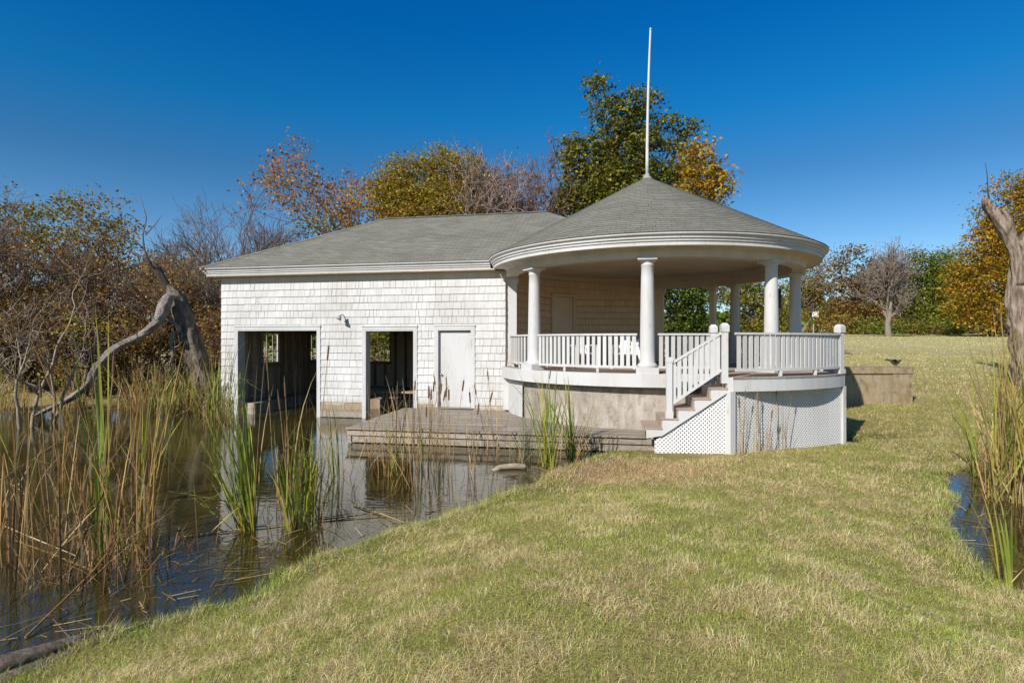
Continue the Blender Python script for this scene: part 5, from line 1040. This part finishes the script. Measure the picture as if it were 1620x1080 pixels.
# loose fallen reeds on the water
for k, (pa, pb, hgt, lb) in enumerate([((150,905),(20,860),.04,'fallen tan reed lying near the left stand'),((40,1010),(210,880),.35,'long bent brown reed rising from the driftwood'),((290,850),(560,815),.02,'long dark reed floating in front of the green clumps'),((480,826),(620,812),.03,'pale reed floating right of the dense green clump'),((0,760),(130,690),.3,'straw reed slanting at the left edge'),((60,720),(185,650),.25,'straw reed slanting below the bleached branches'),((560,800),(640,830),.02,'short reed floating off the bank'),((0,830),(120,905),.15,'bent straw reed at the lower left')]):
    a_, b_ = BP(*pa), BP(*pb); q = MB(); c_ = rng.choice(T1+B1); q.cur = c_; q.tube([(a_[0], a_[1], .01), ((a_[0]+b_[0])/2+.03, (a_[1]+b_[1])/2, .012+hgt*.4), (b_[0], b_[1], .01+hgt)], [.009, .009, .004], 5)
    tag(q.build('fallen_reed', 'reed'), lb, 'reed', 'fallen reeds on the pond')
# logs
x, y = BP(800, 742); q = MB(); q.tube([(x-.22, y-.12, .0), (x-.1, y-.02, .035), (x+.15, y+.03, .05), (x+.33, y+.02, .035), (x+.36, y+.02, .03)], [.03, .05, .055, .05, .02], 10)
tag(q.build('floating_log', 'palelog', smooth=True), 'short pale log floating near the dock and bank', 'log')
q = MB(); q.tube([(-3.85, 3.35, .03), (-3.55, 3.62, .05), (-3.3, 3.85, .06), (-3.12, 4.08, .05), (-3.02, 4.25, .05)], [.085, .08, .06, .045, .02], 10)
tag(q.build('driftwood_log', 'log', smooth=True), 'weathered driftwood log at the lower left shore', 'log')
q = MB(); q.tube([(-3.5, 3.4, .0), (-3.2, 3.75, .03), (-2.95, 4.1, .03), (-2.78, 4.38, .035)], [.05, .045, .035, .015], 8)
tag(q.build('driftwood_branch', 'log', smooth=True), 'thin driftwood branch along the shore beside the log', 'branch')
q = MB(); p = PX(1137, 722, 10.55); q.cur = (.8,.75,.7); q.box(p.x-.22, p.x+.2, 10.35, 10.5, -.04, .075); tag(q.build('timber_block', 'dockwood'), 'short weathered timber block lying at the foot of the stair lattice', 'timber block')
# broken reed bits along the shore
rs = np.random.RandomState(19); Vl, Fl, Cl, off_ = [], [], [], 0; n_ = 0
while n_ < 900:
    x = rs.uniform(-7, 8); y = rs.uniform(3, 12.5); s_ = float(sd_all(np.array([x]), np.array([y]))[0])
    if not (-1.3 < s_ < .12) or rs.rand() > math.exp(-abs(s_)*2.2)+(.25 if x < -2.5 else 0): continue
    a_ = rs.uniform(0, 3.14); L_ = rs.uniform(.05, .4); z = .012+rs.rand()*.02 if s_ < 0 else gz(x, y)+.03; d_ = np.array([math.cos(a_), math.sin(a_), rs.normal()*.1]); w_ = np.array([-math.sin(a_), math.cos(a_), rs.normal()*.4])*.004; p_ = np.array([x, y, z])
    Vl += [p_-w_, p_+w_, p_+d_*L_+w_*.6, p_+d_*L_-w_*.6]; c_ = np.array((T1+B1)[rs.randint(8)])*rs.uniform(.5, 1.1); Cl += [c_]*4; n_ += 1
tag(mk('reed_litter', np.array(Vl), np.arange(len(Vl)), 4, 'reed', np.array(Cl)), 'broken reed bits littering the muddy shoreline', 'litter', kind='stuff')
# a few yellow leaves on the water and lawn
rs = np.random.RandomState(9); lp_ = []; 
for k in range(240):
    x = rs.uniform(-4, 6); y = rs.uniform(3, 12); s_ = float(sd_all(np.array([x]), np.array([y]))[0]); lp_.append((x, y, .006 if s_ < 0 else gz(x, y)+.03))
v, f, c = leaf_quads(rs, np.array(lp_), .035, pal(rs, YEL+BROWN, 240), 4); tag(mk('fallen_leaves', v, f, 4, 'leaf', c), 'scattered fallen leaves on lawn and water', 'leaves', kind='stuff')

# ------------------------------------------------------------------ lawn grass
def grass_field(seed=4):
    rs = np.random.RandomState(seed); out = []
    for (y0, y1, dens, sc_) in ((1.9, 3.2, 12500, .75), (3.2, 5, 9000, .85), (5, 8, 5200, 1.1), (8, 12.5, 2600, 1.55), (12.5, 20, 620, 2.4), (20, 34, 170, 4.2), (34, 75, 30, 9)):
        xm0, xm1 = -.98*y1-1.0, .98*y1+1.2; n = int((y1-y0)*(xm1-xm0)*dens); x = rs.uniform(xm0, xm1, n); y = rs.uniform(y0, y1, n)
        k = np.abs(x) < .98*y+1.0; x, y = x[k], y[k]; out.append(np.stack([x, y, np.full(len(x), sc_)], 1))
    P = np.concatenate(out); x, y, sc_ = P.T; sd = sd_all(x, y); jj = (fbm(x*1.7, y*1.7)-.5)*.35*sst(14, 8, np.abs(y-5)+np.abs(x)*.3); sdj = sd+jj
    hole = (np.hypot(x-C[0], y-C[1]) < 4.0)
    ex, ey = x-Ap[0], y-Ap[1]; inland = ((ex*e_l[0]+ey*e_l[1]) > -1.4) & ((ex*e_l[0]+ey*e_l[1]) < cl) & ((ex*outn[0]+ey*outn[1]) < -.0) & (y < 15)
    dsx, dsy = x-D0[0], y-D0[1]; dockm = (dsx*edge[0]+dsy*edge[1] > 0) & (dsx*edge[0]+dsy*edge[1] < 6.35) & (-(dsx*edge[1])+dsy*edge[0] > .0) & (y < 16)
    hs, ht = (x-W0[0])*u[0]+(y-W0[1])*u[1], (x-W0[0])*nb[0]+(y-W0[1])*nb[1]; housem = (hs > -.05) & (hs < LEN) & (ht > -.1) & (ht < DEP)
    wallm = (x > 9) & (x < xb) & (y > 18.2) & (y < 18.7)
    # keep rows out of water, buildings
    keep = (sdj > .02+.3*np.clip(fbm(x*3.1+5, y*3.1)-.5, 0, 1)) & ~hole & ~inland & ~dockm & ~housem & ~wallm & ~((x < -8) & (y > 18)); x, y, sc_, sd, sdj = x[keep], y[keep], sc_[keep], sd[keep], sdj[keep]
    z = ground_z(x, y, sd); n = len(x)
    n1 = fbm(x*.55+11, y*.55+4); n2 = fbm(x*2.6, y*2.6+20); n3 = fbm(x*7.5+3, y*7.5); edge_g = np.exp(-np.clip(sdj, 0, 9)/.22)
    straw = np.clip((n1-.42)*1.6+(n2-.5)*2.6+(n3-.5)*2.8+.31, 0, 1)
    dead = np.clip(1.5*np.exp(-(((x-1.9)/1.4)**2+((y-9.35)/.8)**2))*(.4+1.2*n3), 0, 1); straw = np.clip(straw+dead*1.0+.25*sst(30, 20, y)*sst(13, 22, y), 0, 1)*(1-.85*edge_g); lush = np.clip((n2-.55)*3.2+(.5-n1)*1.2, 0, 1)*(1-dead)+edge_g
    h = np.where(sc_ > 6, .5, 1)*(.022+.026*rs.rand(n)+.034*np.clip(lush, 0, 1)*rs.rand(n))*(1+1.7*edge_g*rs.rand(n))*(.8+.3*sc_); wd = .0027*sc_*rs.uniform(.6, 1.25, n)
    a = rs.uniform(0, 2*np.pi, n); flow = fbm(x*1.2+30, y*1.2)*6.28*2; a = np.where(rs.rand(n) < .25, flow+rs.normal(size=n)*.7, a)
    tilt = np.clip(rs.normal(1.0, .4, n)+.35*straw-.35*edge_g, .05, 1.45); L = h*(1+.7*straw)
    d1 = np.stack([np.cos(a)*np.sin(tilt*.6), np.sin(a)*np.sin(tilt*.6), np.cos(tilt*.6)], 1); t2 = np.clip(tilt*1.35, 0, 1.75); d2 = np.stack([np.cos(a)*np.sin(t2), np.sin(a)*np.sin(t2), np.cos(t2)], 1)
    sa = a+np.pi/2+rs.normal(size=n)*.5; sv = np.stack([np.cos(sa), np.sin(sa), rs.normal(size=n)*.2], 1)*wd[:, None]/2
    p0 = np.stack([x, y, z-.006], 1); p1 = p0+d1*(L*.5)[:, None]; p2 = p1+d2*(L*.5)[:, None]
    V_ = np.stack([p0-sv, p0+sv, p1+sv*.8, p1-sv*.8, p2+sv*.12, p2-sv*.12], 1).reshape(-1, 3); b_ = np.arange(n)*6
    F_ = np.stack([b_, b_+1, b_+2, b_+3, b_+3, b_+2, b_+4, b_+5], 1).ravel()
    SC_ = np.array([(.74,.61,.31), (.64,.53,.25), (.82,.7,.42), (.5,.36,.16)]); GC = np.array([(.34,.42,.07), (.43,.48,.1), (.2,.28,.04), (.52,.52,.16)]); DC = np.array([(.62,.42,.24), (.74,.52,.31)])
    isd = rs.rand(n) < dead*.9; iss = rs.rand(n) < straw*.9+.05; c = np.where(iss[:, None], SC_[rs.randint(4, size=n)], GC[rs.randint(4, size=n)]); c = np.where(isd[:, None], DC[rs.randint(2, size=n)], c)
    c = np.clip(c*(.62+.75*rs.rand(n, 1))*np.array([1.04,1.03,.97])*np.where(sc_ > 4, 1.2, 1.0)[:, None], 0, .9); o = npmesh('lawn_grass', V_, F_, 4, 'grass', np.repeat(c, 6, axis=0)); tag(o, 'short dry and green grass covering the lawn', 'grass', kind='stuff'); return n
print('grass blades', grass_field())
seat_root(BH, (-.5, 15.7, 0))
